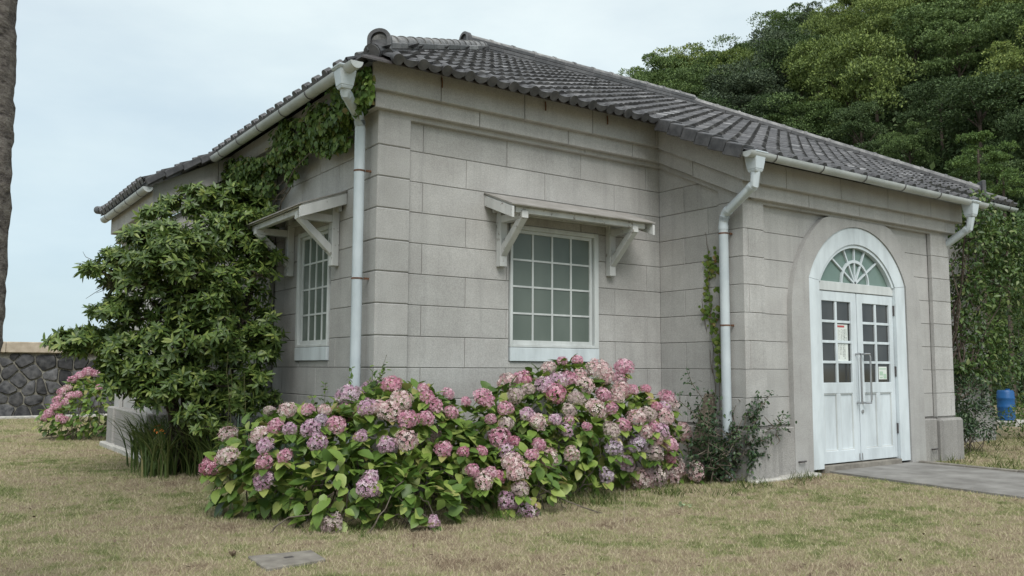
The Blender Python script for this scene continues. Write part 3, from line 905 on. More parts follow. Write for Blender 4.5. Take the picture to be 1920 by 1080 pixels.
for (u0, u1, z0, z1) in ((6.45, 6.60, -2.475, -2.46), (6.455, 6.53, -2.55, -2.50), (6.54, 6.605, -2.59, -2.53), (6.46, 6.52, -2.585, -2.568)):
    flat(u0, u1, z0, z1, yq + 0.0014, 'print', 'green_print', cd)

# ---- sash windows and their canopies
def window(fr, u0, u1, label, flip):
    Wn = empty('window', parent=HOUSE, label=label)
    z0, z1 = -2.255, -0.93
    zs = -2.405
    fw = 0.035
    MB().box((u0 + 0.002, -0.035, zs), (u1 - 0.002, -0.16, z0 - 0.004), fr).build('sill_board', M['white'], Wn, bevel=0.004)
    mb = MB()
    mb.box((u0 + 0.003, -0.038, z0), (u0 + fw, -0.17, z1), fr); mb.box((u1 - fw - 0.03, -0.038, z0), (u1 - 0.003, -0.17, z1), fr)
    mb.box((u0 + fw, -0.039, z1 - 0.05), (u1 - fw - 0.03, -0.17, z1), fr); mb.box((u0 + fw, -0.039, z0), (u1 - fw - 0.03, -0.17, z0 + 0.03), fr)
    mb.build('frame', M['white_sash'], Wn, bevel=0.004)
    g0, g1, h0, h1 = u0 + fw + 0.02, u1 - fw - 0.085, z0 + 0.075, z1 - 0.085
    mb = MB()
    mb.box((u0 + fw, -0.065, z0 + 0.03), (g0, -0.10, z1 - 0.05), fr); mb.box((g1, -0.065, z0 + 0.03), (g1 + 0.035, -0.10, z1 - 0.05), fr)
    mb.box((g0, -0.066, z0 + 0.03), (g1, -0.10, h0), fr); mb.box((g0, -0.066, h1), (g1, -0.10, z1 - 0.05), fr)
    mb.build('sash', M['white_sash'], Wn, bevel=0.003)
    MB().box((g1 + 0.036, -0.09, z0 + 0.03), (u1 - fw - 0.03, -0.13, z1 - 0.05), fr).build('rear_sash', M['white_sash'], Wn)
    n = 4
    us = [g0 + (g1 - g0) * i / n for i in range(n + 1)]
    vs_ = [h0 + (h1 - h0) * i / 4 for i in range(5)]
    mb = MB()
    for u in us[1:-1]:
        mb.box((u - 0.011, -0.072, h0), (u + 0.011, -0.092, h1), fr)
    for v in vs_[1:-1]:
        for a, b_ in zip(us, us[1:]):
            mb.box((a + 0.011 if a != g0 else a, -0.073, v - 0.010), (b_ - 0.011 if b_ != us[-1] else b_, -0.092, v + 0.010), fr)
    mb.build('glazing_bars', M['white_sash'], Wn)
    for a, b_ in zip(us, us[1:]):
        for v, v2 in zip(vs_, vs_[1:]):
            MB().box((a, -0.082 - random.uniform(0, .001), v), (b_, -0.088, v2), fr).build('pane', M['frost'], Wn)
    MB().box((u0, -0.165, zs), (u1, -0.26, z1), fr).build('window_backing', M['mortar'], Wn)
window(S_, 1.606, 2.856, 'wide white sixteen pane window in the front wall', False)
window(W_, 1.226, 2.156, 'white sixteen pane window in the side wall by the shrub', False)

def canopy(fr, u0, u1, b0, b1, label):
    Cn = empty('window_canopy', parent=HOUSE, label=label)
    zt, zf, wf = -0.625, -0.815, 0.46
    up = Vector((0, 0, 1))
    def slab(ua, ub, wa, wb_, za, zb_, th):
        m = MB()
        a = [fr(ua, wa, za), fr(ub, wa, za), fr(ub, wb_, zb_), fr(ua, wb_, zb_)]
        m.hexa([(p[0], p[1], p[2] - th) for p in a], a)
        return m
    sl = (zf - zt) / (wf + 0.06)
    slab(u0, u1, -0.058, wf, zt, zf, 0.012).build('canopy_sheet', M['sheet'], Cn)
    slab(u0 + 0.02, u1 - 0.02, -0.055, wf - 0.03, zt - 0.014, zf - 0.014 + 0.011, 0.016).build('canopy_board', M['white_old'], Cn)
    for ua in (u0 + 0.006, u1 - 0.036):
        slab(ua, ua + 0.03, -0.056, wf - 0.006, zt - 0.0315, zf - 0.0315, 0.115).build('barge_board', M['white_old'], Cn, bevel=0.003)
    MB().box((u0 + 0.10, wf - 0.13, zf - 0.075), (u1 - 0.10, wf - 0.07, zf - 0.012), fr).build('front_beam', M['white_old'], Cn, bevel=0.004)
    MB().box((u0 + 0.10, -0.045, zf - 0.02), (u1 - 0.10, -0.01, zf + 0.05), fr).build('wall_batten', M['white_old'], Cn, bevel=0.003)
    for ub in (b0, b1):
        h = 0.045
        MB().box((ub - h, -0.058, -1.41), (ub + h, 0.022, zt - 0.09), fr).build('upright', M['white_old'], Cn, bevel=0.005)
        MB().box((ub - h + 0.004, 0.0225, -0.945), (ub + h - 0.004, wf - 0.05, -0.865), fr).build('arm', M['white_old'], Cn, bevel=0.005)
        p = [(0.0225, -1.30), (0.0225, -1.19), (wf - 0.16, -0.946), (wf - 0.06, -0.946)]
        m = MB()
        q0 = [fr(ub - h + 0.006, w, z) for w, z in p]; q1 = [fr(ub + h - 0.006, w, z) for w, z in p]
        m.hexa(q0, q1)
        m.build('brace', M['white_old'], Cn, bevel=0.004)
canopy(S_, 1.27, 3.28, 1.475, 3.02, 'sheet metal canopy over the wide front window')
canopy(W_, 0.82, 2.62, 1.05, 2.35, 'sheet metal canopy over the side window')

# ---- gutters, hoppers and downpipes
def gutter(p, q, label=None, n=8, r=0.062):
    Gt = empty('gutter', parent=HOUSE)
    p, q = Vector(p), Vector(q)
    d = (q - p).normalized(); side = d.cross(Vector((0, 0, 1)))
    mb = MB(); seg = 10; rings = []
    for e in (p, q):
        for rr_ in (r, r - 0.006):
            k = len(mb.v)
            for i in range(seg + 1):
                a = math.pi + math.pi * i / seg
                mb.v.append(tuple(e + side * math.cos(a) * rr_ + Vector((0, 0, 1)) * math.sin(a) * rr_ * 1.05))
            rings.append(k)
    o0, i0, o1, i1 = rings
    for i in range(seg):
        mb.f += [(o0 + i, o0 + i + 1, o1 + i + 1, o1 + i), (i0 + i, i1 + i, i1 + i + 1, i0 + i + 1)]
    for a, b_ in ((o0, o1), ):
        pass
    mb.f += [(o0, o1, i1, i0), (o0 + seg, i0 + seg, i1 + seg, o1 + seg)]
    mb.f += [tuple(range(o0, o0 + seg + 1)), tuple(range(o1, o1 + seg + 1))]
    mb.build('trough', M['gutter'], Gt, smooth=True, angle=50)
    for j in range(n):
        c_ = p + (q - p) * ((j + 0.5) / n)
        m2 = MB()
        pts = [c_ + side * math.cos(math.pi + math.pi * i / 8) * (r + 0.004) + Vector((0, 0, 1)) * math.sin(math.pi + math.pi * i / 8) * (r + 0.004) * 1.05 for i in range(9)]
        for a, b_ in zip(pts, pts[1:]):
            m2.hexa([a - d * 0.006, b_ - d * 0.006, b_ + d * 0.006, a + d * 0.006], [x + (x - c_).normalized() * 0.004 for x in (a - d * 0.006, b_ - d * 0.006, b_ + d * 0.006, a + d * 0.006)])
        m2.build('gutter_strap', M['iron'], Gt)
    return Gt
gutter((-0.45, -0.46, Z0 + 0.285), (-0.45, 3.95, Z0 + 0.285), n=6)
gutter((3.42, -1.665, Z0 - 0.205), (8.38, -1.665, Z0 - 0.205), n=6)
gutter((8.5, -0.46, Z0 + 0.31), (11.95, -0.46, Z0 + 0.31), n=6)
gutter((-QW - 0.225, 4.02, Z0 - 0.20), (-QW - 0.225, 6.98, Z0 - 0.20), n=4)
def downpipe(hop, path, clamps, label, axis):
    D = empty('downpipe', parent=HOUSE, label=label)
    x, y, z = hop
    mb = MB()
    def sq(s, zz, k=1.0):
        return [(x - s, y - s * k, zz), (x + s, y - s * k, zz), (x + s, y + s * k, zz), (x - s, y + s * k, zz)]
    for (s0, z0, s1, z1) in ((0.050, z - 0.15, 0.062, z - 0.12), (0.062, z - 0.12, 0.082, z + 0.03), (0.082, z + 0.03, 0.100, z + 0.045), (0.100, z + 0.045, 0.102, z + 0.065)):
        mb.hexa(sq(s0, z0), sq(s1, z1))
    mb.build('hopper', M['pvc'], D, bevel=0.006)
    mb = MB()
    mb.tube(path, 0.052, 14)
    mb.build('pipe', M['pvc'], D, smooth=True)
    for p, q in zip(path[1:-1], path[2:-1]):
        for e, dd in ((Vector(p), (Vector(q) - Vector(p)).normalized()), (Vector(q), (Vector(p) - Vector(q)).normalized())):
            MB().tube([e + dd * 0.03, e + dd * 0.075], 0.0555, 14).build('pipe_socket', M['pvc'], D, smooth=True)
    px_, py_ = path[-1][0], path[-1][1]
    for zc in clamps:
        m2 = MB()
        m2.tube([(px_, py_, zc - 0.008), (px_, py_, zc + 0.008)], 0.0555, 14)
        if axis == 'x': m2.box((px_ + 0.05, py_ - 0.05, zc - 0.01), (px_ + 0.16, py_ - 0.035, zc + 0.01))
        else: m2.box((px_ + 0.04, py_ - 0.06, zc - 0.01), (px_ + 0.10, py_ - 0.045, zc + 0.01))
        m2.build('pipe_clamp', M['rust'], D, smooth=True)
downpipe((-0.45, -0.20, Z0 + 0.235), [(-0.44, -0.20, Z0 + 0.12), (-0.44, -0.20, Z0 + 0.06), (-0.13, 0.17, Z0 - 0.03), (-0.105, 0.19, Z0 - 0.13), (-0.105, 0.19, 0.0)], (3.12, 2.06, 1.0), 'white downpipe at the corner of the house', 'x')
downpipe((3.59, -1.63, Z0 - 0.26), [(3.59, -1.63, Z0 - 0.40), (3.59, -1.62, Z0 - 0.53), (3.70, -1.12, Z0 - 0.76), (3.71, -1.08, Z0 - 0.86), (3.71, -1.08, 0.25), (3.71, -1.08, 0.0)], (2.70, 1.68), 'white downpipe on the porch side wall', 'x')
downpipe((8.02, -1.65, Z0 - 0.27), [(8.02, -1.65, Z0 - 0.42), (8.02, -1.63, Z0 - 0.56), (8.22, -0.72, Z0 - 1.0), (8.22, -0.62, Z0 - 1.12), (8.22, -0.6, 0.0)], (2.2,), 'white downpipe beyond the porch behind the tree', 'x')
# ------------------------------------------------------------------ roof
ROOF = empty('roof', parent=HOUSE)
ZE = Z0 + 0.39                     # tile plane at the main eaves (y = -0.40)
YE, YPE = -0.40, -1.62
XW, XEE = -0.40, XE + 0.38
SL, SLP = 0.53, 0.487          # the main slope is a little steeper than the porch's
CS = 1 / math.sqrt(1 + SL * SL); SN = SL * CS
CSP = 1 / math.sqrt(1 + SLP * SLP); SNP = SLP * CSP
EXP = (YE - YPE) / CSP / 6          # exposed tile length, six courses down the porch
TW = 0.265
YR, XR0, XR1 = 3.5, 3.5, XEE - 3.9
ZR = ZE + SL * (YR - YE)
zpl = lambda y: ZE + (SL if y > YE else SLP) * (y - YE)
# deck under the tiles (closed slabs just below the tile plane)
mb = MB()
th = 0.02
def deck(pts, lift=-0.004):
    top = [(x, y, z + lift) for x, y, z in pts]
    mb.hexa([(x, y, z - th) for x, y, z in top], top)
deck([(XW + .03, YE + .03, ZE), (XEE - .03, YE + .03, ZE), (XR1, YR, ZR), (XR0, YR, ZR)])
deck([(3.45, YPE + .03, zpl(YPE)), (8.43, YPE + .03, zpl(YPE)), (8.43, YE + .03, ZE), (3.45, YE + .03, ZE)])
deck([(XW + .03, 7.37, ZE), (XW + .03, YE + .03, ZE), (XR0, YR, ZR)])
deck([(XR0, YR, ZR), (XR1, YR, ZR), (XEE - .03, 7.4, ZE), (XW + .03, 7.4, ZE)])
deck([(XR1, YR, ZR), (XEE - .03, YE + .03, ZE), (XEE - .03, 7.4, ZE)])
ZPW = Z0 - 0.13
deck([(-QW - 0.27, 4.02, ZPW), (XW + .03, 4.02, ZE - 0.03), (XW + .03, 7.05, ZE - 0.03), (-QW - 0.27, 7.05, ZPW)])
mb.build('roof_deck', M['iron'], ROOF)

UPT = np.array([-.046, -.036, -.015, .015, .036, .052, .09, .15, .19, .224])
NPT = np.array([.004, .022, .032, .032, .022, .007, -.002, -.004, .002, .014])
LEN, LIP, RAISE = EXP + 0.05, 0.030, 0.046
def tile_verts():
    v = []
    for u, n in zip(UPT, NPT): v.append((u, 0.0, n + RAISE - LIP))
    for u, n in zip(UPT, NPT): v.append((u, 0.0, n + RAISE))
    for u, n in zip(UPT, NPT): v.append((u, LEN, n + 0.004))
    k = len(UPT)
    f = []
    for i in range(k - 1):
        f.append((i, i + 1, k + i + 1, k + i)); f.append((k + i, k + i + 1, 2 * k + i + 1, 2 * k + i))
    f.append((0, k, 2 * k)); f.append((k - 1, 3 * k - 1, 2 * k - 1))
    return v, f
tv, tf = tile_verts()
tmb = MB(); tmb.v, tmb.f = list(tv), list(tf)
TILE = tmb.mesh('roof_tile', M['tile'], True, fix=False, angle=50)
emb = MB(); emb.v, emb.f = list(tv), list(tf)
# eaves tile: round boss on the roll, hanging apron below the trough
emb.tube([(0, 0.05, 0.035), (0, -0.022, 0.026)], [0.056, 0.056], 14)
k = len(emb.v)
us = np.linspace(0.045, 0.222, 8)
prof = np.interp(us, UPT, NPT) + RAISE
for dy in (-0.012, 0.006):
    emb.v += [(u, dy, p) for u, p in zip(us, prof)]
    emb.v += [(u, dy, p - 0.030 - 0.036 * math.sin(math.pi * i / 7)) for i, (u, p) in enumerate(zip(us, prof))]
for i in range(7):
    emb.f.append((k + 8 + i, k + 8 + i + 1, k + i + 1, k + i))
    emb.f.append((k + 16 + i, k + 16 + i + 1, k + 24 + i + 1, k + 24 + i))
    emb.f.append((k + 8 + i, k + 24 + i, k + 24 + i + 1, k + 8 + i + 1))
    emb.f.append((k + i, k + i + 1, k + 16 + i + 1, k + 16 + i))
EAVE = emb.mesh('eaves_tile', M['eave'], True, fix=True, angle=40)

def slope_matrix(o, u, v):
    u, v = Vector(u).normalized(), Vector(v).normalized()
    n = u.cross(v)
    return Matrix(((u.x, v.x, n.x, o[0]), (u.y, v.y, n.y, o[1]), (u.z, v.z, n.z, o[2]), (0, 0, 0, 1)))
cells = []                          # (distance, matrix, kind, cut)
U_S, V_S = (1, 0, 0), (0, CS, SN)
ncol = int((XEE - XW) / TW) + 1
for i in range(-1, ncol + 1):
    x = -0.016 + TW * i
    for j in range(-6, 19):
        s = j * EXP
        y = YE + s * (CS if j >= 0 else CSP); z = ZE + s * (SN if j >= 0 else SNP)
        if y > YR - 0.12: continue
        if j < 0:
            if not (3.44 < x < 8.36): continue
        yc = y + 0.10
        hw, he = XW + (yc - YE), XEE - (yc - YE)
        if j >= 0 and (x + 0.22 < hw + 0.02 or x - 0.05 > he - 0.02): continue
        if x < XW + 0.30 or x > XEE - 0.1: continue
        cut = j >= 0 and (x - 0.06 < hw + 0.09 or x + 0.22 > he - 0.09)
        eave = (j == -6) or (j == 0 and not (3.44 < x < 8.36))
        d = (Vector((x, y, z)) - EYE).length
        cells.append((d, Vector((x, y, z)), eave, cut, hw, he))
cells.sort(key=lambda c: c[0])
# fewer than 300 pieces of one name on the house: the nearest ones are single tiles
n_t = n_e = 0
allv, allq, off = [], [], 0
tva = np.array(tv); tq = [f for f in tf if len(f) == 4]; tt3 = [f for f in tf if len(f) == 3]
mt_S = slope_matrix((0, 0, 0), U_S, V_S)
mS3 = np.array(mt_S.to_3x3())
stuff = MB()
for d, o, eave, cut, hw, he in cells:
    m = slope_matrix(o + Vector((0, 0, random.uniform(-.003, .003))), U_S, V_S if o.y > YE - .01 else (0, CSP, SNP)) @ Matrix.Rotation(random.uniform(-.012, .012), 4, 'Z')
    if eave:
        ob = bpy.data.objects.new('eaves_tile', EAVE); ob.matrix_world = m; link(ob, ROOF); n_e += 1
    elif not cut and n_t < 225:
        ob = bpy.data.objects.new('roof_tile', TILE); ob.matrix_world = m; link(ob, ROOF); n_t += 1
    else:
        kb = len(stuff.v)
        for p in tv:
            q = m @ Vector(p)
            if o.y > YE - 0.01:
                lo_, hi_ = XW + (q.y - YE) + 0.06, XEE - (q.y - YE) - 0.06
                q.x = min(max(q.x, lo_), hi_)
            stuff.v.append(tuple(q))
        stuff.f += [tuple(kb + a for a in f) for f in tf]
# the west slope: one row of single eaves tiles over the gutter, the rest joined
U_W, V_W = (0, -1, 0), (CS, 0, SN)
for i in range(0, 28):
    y = 0.05 + TW * i
    for j in range(0, 18):
        s = j * EXP
        x = XW + s * CS; z = ZE + s * SN
        if x > XR0 - 0.12: continue
        if y - 0.02 < YE + (x + 0.1 - XW) + 0.06 or y + .06 > 7.4 - (x + .1 - XW): continue
        m = slope_matrix((x, y, z - 0.03 * (j == 0)), U_W, V_W)
        if j == 0 and y < 4.1:
            ob = bpy.data.objects.new('eaves_tile', EAVE); ob.matrix_world = m; link(ob, ROOF)
        else:
            kb = len(stuff.v)
            stuff.v += [tuple(m @ Vector(p)) for p in tv]
            stuff.f += [tuple(kb + a for a in f) for f in tf]
so_ = stuff.build('roof_tile_field', M['tile'], ROOF, smooth=True, fix=False, angle=50, kind='stuff')
vw = Vector((1, 0, (ZE - 0.03 - ZPW) / (XW + QW + 0.27))).normalized()
for i in range(0, 11):
    y = 4.25 + TW * i
    for j in range(0, 4):
        o = Vector((-QW - 0.27, y, ZPW)) + vw * (j * 0.255)
        ob = bpy.data.objects.new('eaves_tile' if j == 0 else 'roof_tile', EAVE if j == 0 else TILE)
        ob.matrix_world = slope_matrix(o, U_W, vw); link(ob, ROOF)
# verge tiles down the two porch rakes: boxes with a stepped side
def verge(o, u, v, n, e, parent=ROOF, dp=-0.085):
    mb = MB()
    prof = [(-0.02, dp), (-0.02, 0.052), (0.02, 0.066), (0.16, 0.062), (0.16, 0.03), (0.015, 0.03), (0.015, dp)]
    m = slope_matrix(o, u, v)
    a = [m @ Vector((p, 0.0, q + 0.012)) for p, q in prof]
    b_ = [m @ Vector((p, e + 0.02, q - 0.014)) for p, q in prof]
    mb.hexa(a, b_)
    mb.build('verge_tile', M['eave'], parent, bevel=0.006)
for j in range(6):
    s = j * EXP
    verge((3.40, YPE + s * CSP, zpl(YPE) + s * SNP), U_S, (0, CSP, SNP), None, EXP)
for j in range(4):
    o = Vector((-QW - 0.27, 3.98, ZPW)) + vw * (j * 0.25)
    verge(o, (0, 1, 0), vw, None, 0.25, ROOF, -0.03)      # mirrored frame on the west porch
# ---- ridge and hips: stacked flat tiles, then half round caps
def ridge(p, q, stack_h, wid, cap_r, cap_l, first_off=0.0, cap_tint='tile'):
    Rg = empty('ridge', parent=HOUSE)
    p, q = Vector(p), Vector(q)
    d = (q - p).normalized(); side = d.cross(Vector((0, 0, 1))).normalized(); up = side.cross(d)
    n = max(1, round(stack_h / 0.055))
    Ltot = (q - p).length
    for k in range(n):
        w = wid / 2 - 0.012 * k
        z0, z1 = -0.04 + (stack_h + 0.04) * k / n, -0.04 + (stack_h + 0.04) * (k + 1) / n - 0.008
        a = 0.0
        while a < Ltot - 0.01:
            b_ = min(Ltot, a + 0.62)
            mb = MB()
            c = [p + d * a, p + d * b_]
            bot = [c[0] - side * w + up * z0, c[1] - side * w + up * z0, c[1] + side * w + up * z0, c[0] + side * w + up * z0]
            top = [x + up * (z1 - z0) for x in bot]
            mb.hexa(bot, top)
            mb.build('flat_ridge_tile', M['tile'], Rg, bevel=0.006)
            a = b_ + 0.003
        m2 = MB()
    # mortar core between the layers
    w = wid / 2 - 0.03
    c = [p + d * 0.01, q - d * 0.01]
    bot = [c[0] - side * w - up * 0.04, c[1] - side * w - up * 0.04, c[1] + side * w - up * 0.04, c[0] + side * w - up * 0.04]
    MB().hexa(bot, [x + up * (stack_h + 0.03) for x in bot]).build('ridge_core', M['iron'], Rg)
    a = first_off
    seg = 10
    while a < Ltot - 0.03:
        b_ = min(Ltot, a + cap_l)
        mb = MB()
        rings = []
        for t_, r_ in ((a, cap_r + 0.012), (a + 0.045, cap_r + 0.012), (a + 0.046, cap_r), (b_ + 0.02, cap_r)):
            kk = len(mb.v)
            for i in range(seg + 1):
                th_ = math.pi * i / seg
                mb.v.append(tuple(p + d * t_ + side * math.cos(th_) * r_ + up * (stack_h - 0.012 + math.sin(th_) * r_ * 0.9)))
            rings.append(kk)
        for r0, r1 in zip(rings, rings[1:]):
            for i in range(seg):
                mb.f.append((r0 + i, r0 + i + 1, r1 + i + 1, r1 + i))
        mb.f.append(tuple(rings[0] + i for i in range(seg + 1)))
        mb.f.append(tuple(rings[-1] + i for i in range(seg + 1)))
        mb.build('ridge_cap', M['cap'], Rg, smooth=True, angle=50)
        a = b_
    return Rg
hip = lambda t, dz=0.0: Vector((XW + t, YE + t, ZE + SL * t + dz))
ridge(hip(0.42), hip(3.86), 0.10, 0.23, 0.082, 0.36)
ridge((XR0 - 0.32, YR, ZR), (XR1, YR, ZR), 0.155, 0.26, 0.085, 0.42)
hipe = lambda t: Vector((XEE - t, YE + t, ZE + SL * t))
ridge(hipe(3.9), hipe(0.42), 0.10, 0.23, 0.085, 0.42)
# ornamental end tiles
def end_tile(o, d, scale, parent):
    d = Vector(d).normalized(); side = d.cross(Vector((0, 0, 1))).normalized(); up = Vector((0, 0, 1))
    E = empty('ridge_end_tile', parent=parent)
    def outl(w, h, foot):
        pts = [(-w * foot, 0.0), (-w, 0.10 * h / 0.3)]
        for i in range(13):
            a = math.pi - math.pi * i / 12
            pts.append((w * math.cos(a), h - w * 0.85 + w * 0.85 * math.sin(a)))
        pts += [(w, 0.10 * h / 0.3), (w * foot, 0.0)]
        return pts
    P3 = lambda u, v, e: Vector(o) + (side * u + up * v) * scale + d * e * scale
    mb = MB().prism([P3(u, v, 0.0) for u, v in outl(0.135, 0.30, 1.05)], d * 0.05 * scale)
    mb.build('end_plate', M['tile'], E, bevel=0.006)
    a, b_ = outl(0.095, 0.262, 1.0), outl(0.135, 0.302, 1.05)
    m2 = MB(); n = len(a)
    for q in (a, b_):
        m2.v += [tuple(P3(u, v, 0.0485)) for u, v in q]; m2.v += [tuple(P3(u, v, 0.085)) for u, v in q]
    for i in range(n - 1):
        j = i + 1
        m2.f += [(n + i, n + j, 3 * n + j, 3 * n + i), (i, n + i, n + j, j), (2 * n + i, 2 * n + j, 3 * n + j, 3 * n + i)]
    m2.f += [(0, 2 * n, 3 * n, n), (n - 1, 2 * n - 1, 4 * n - 1, 3 * n - 1)]
    m2.build('end_rim', M['tile'], E, smooth=True, angle=50)
    return E
end_tile(hip(0.42, -0.045), (-1, -1, 0), 0.88, ROOF)
MB().tube([hip(0.60, 0.03), hip(0.24, 0.0)], 0.088, 16).build('corner_roll', M['tile'], ROOF, smooth=True)
MB().tube([hip(0.245, 0.0), hip(0.222, -0.002)], 0.079, 16).build('corner_disc', M['tile'], ROOF, smooth=True)
end_tile((XR0 - 0.30, YR, ZR - 0.04), (-1, 0, 0), 0.95, ROOF)
pE = hipe(0.40)
dE = Vector((1, -1, 0)).normalized(); sE = Vector((1, 1, 0)).normalized()
MB().prism([pE + sE * a + Vector((0, 0, b_)) for a, b_ in ((-.13, -.02), (.13, -.02), (.13, .24), (-.13, .24))], dE * 0.07).build('ridge_end_tile', M['tile'], ROOF, bevel=0.01)
MB().tube([hipe(0.42) + Vector((0, 0, .02)), hipe(0.22) + Vector((0, 0, .03)), hipe(0.10) + Vector((0, 0, .055))], [0.065, 0.065, 0.05], 14).build('corner_roll', M['tile'], ROOF, smooth=True)
pw = Vector((-QW - 0.27, 6.98, ZPW + 0.03))
MB().tube([pw + Vector((0.5, 0, 0.35)), pw + Vector((-0.02, 0.0, 0.01))], 0.07, 14).build('corner_roll', M['tile'], ROOF, smooth=True)
MB().tube([pw + Vector((0.0, 0.0, 0.03)), pw + Vector((-0.04, 0.12, 0.05))], 0.062, 14).build('corner_disc', M['tile'], ROOF, smooth=True)
# ------------------------------------------------------------------ leaves and foliage
def leaf_tpl(L, Wd, fold=0.25, droop=0.15):
    """ovate leaf along +Y: midrib of four points, three points each side"""
    mid = [(0, 0), (0, .33), (0, .66), (0, 1.0)]
    lf = [(-.40, .22), (-.50, .48), (-.30, .80)]
    v = [(x * Wd, y * L, -droop * L * y * y) for x, y in mid]
    v += [(x * Wd, y * L, -droop * L * y * y + abs(x) * Wd * fold) for x, y in lf]
    v += [(-x * Wd, y * L, -droop * L * y * y + abs(x) * Wd * fold) for x, y in lf]
    q = np.array([(1, 5, 4, 0), (2, 6, 5, 1), (0, 7, 8, 1), (1, 8, 9, 2)])
    t3 = np.array([(3, 6, 2), (2, 9, 3)])
    return np.array(v, float), [q, t3]
def dia_tpl(L, Wd, fold=0.2):
    v = np.array([(0, 0, 0), (-Wd / 2, L * .45, fold * Wd), (0, L, 0), (Wd / 2, L * .45, fold * Wd)], float)
    return v, [np.array([(0, 3, 2), (0, 2, 1)])]
def basis(dirs, ups):
    y = dirs / (np.linalg.norm(dirs, axis=1, keepdims=True) + 1e-9)
    x = np.cross(y, ups); nx = np.linalg.norm(x, axis=1, keepdims=True)
    x = np.where(nx < 1e-3, np.array([[1.0, 0, 0]]), x / (nx + 1e-9))
    z = np.cross(x, y)
    return x, y, z
def spread(tpl, pos, dirs, ups, scl):
    v, fl = tpl
    x, y, z = basis(dirs, ups)
    s = np.asarray(scl).reshape(-1, 1, 1)
    out = (v[None, :, 0:1] * x[:, None] + v[None, :, 1:2] * y[:, None] + v[None, :, 2:3] * z[:, None]) * s + pos[:, None]
    n, k = len(pos), len(v)
    base = (np.arange(n) * k).reshape(-1, 1, 1)
    return out.reshape(-1, 3), [(f[None] + base).reshape(-1, f.shape[1]) for f in fl]
def join(parts):
    vs_, fs, off = [], {}, 0
    for v, fl in parts:
        vs_.append(v)
        for f in fl:
            fs.setdefault(f.shape[1], []).append(f + off)
        off += len(v)
    return np.concatenate(vs_), [np.concatenate(f) for f in fs.values()]
def foliage(name, parts, mat, parent, world=True, smooth=True, **props):
    v, fl = join(parts)
    o = bpy.data.objects.new(name, arrays_mesh(name, v, fl, mat, smooth))
    link(o, None, **props)
    if parent is not None:
        if world: rel(o, parent)
        else: o.parent = parent
    return o
def unit(n, up_bias=0.0):
    d = rng.normal(size=(n, 3)); d[:, 2] += up_bias
    return d / np.linalg.norm(d, axis=1, keepdims=True)
def sticks(paths, rad, mat, name, parent, seg=6, world=True, **props):
    mb = MB()
    for p in paths:
        r = rad if not isinstance(rad, tuple) else [rad[0] + (rad[1] - rad[0]) * i / (len(p) - 1) for i in range(len(p))]
        mb.tube(p, r, seg)
    o = mb.build(name, mat, None, smooth=True, fix=False, **props)
    if parent is not None:
        rel(o, parent) if world else setattr(o, 'parent', parent)
    return o
def wander(p, q, n=6, amp=0.05):
    p, q = Vector(p), Vector(q)
    return [p.lerp(q, i / n) + (Vector(rng.normal(size=3) * amp) if 0 < i < n else Vector()) for i in range(n + 1)]

# ---- hydrangeas
HL = [link_me for link_me in []]
tplH = leaf_tpl(0.135, 0.092, 0.22, 0.28)
HLEAF = []
for k in range(4):
    v, fl = leaf_tpl(0.125 + 0.02 * k / 3, 0.086 + 0.008 * (k % 2), 0.16 + 0.08 * (k % 3), 0.18 + 0.12 * (k % 2))
    HLEAF.append(arrays_mesh('leaf', v, fl, M['hydleaf_one'], True))
def head_mesh(mat, seed, flat=0.82):
    g = np.random.default_rng(seed)
    n = 150
    i = np.arange(n) + 0.5
    ph = np.arccos(1 - 1.72 * i / n); th = math.pi * (1 + 5 ** .5) * i
    d = np.stack([np.cos(th) * np.sin(ph), np.sin(th) * np.sin(ph), np.cos(ph)], 1)
    d += g.normal(size=d.shape) * 0.09
    d /= np.linalg.norm(d, axis=1, keepdims=True)
    r = 1.0 + g.normal(size=(n, 1)) * 0.07 + 0.10 * np.sin(3 * th + seed)[:, None] * np.sin(ph)[:, None]
    pos = d * r * np.array([1, 1, flat])
    # a floret: four petals round a centre, one island
    pv, pf = [(0, 0, 0.0)], []
    s = 0.185
    for q in range(4):
        a = q * math.pi / 2
        for da, rr in ((-0.52, 0.80), (0.0, 1.08), (0.52, 0.80)):
            pv.append((math.cos(a + da) * s * rr, math.sin(a + da) * s * rr, 0.055 * (0.6 + rr * 0.3)))
        b0 = 1 + q * 3
        pf.append((0, b0, b0 + 1, b0 + 2))
    nd = d + g.normal(size=d.shape) * 0.28
    tang = np.cross(nd, g.normal(size=d.shape))
    tpl = (np.array(pv), [np.array(pf)])
    # template lies in XY with +Z outwards: y-axis = tangent, up = nd
    v, fl = spread(tpl, pos, tang, nd, g.uniform(0.85, 1.2, n))
    return arrays_mesh('flower_head', v, fl, mat, False)
HEADS = {c: [head_mesh(M[c], 11 + 7 * i + 3 * j) for j in range(3)] for i, c in enumerate(('pink', 'rose', 'mauve', 'lilac', 'cream', 'greyc'))}
CORE = None
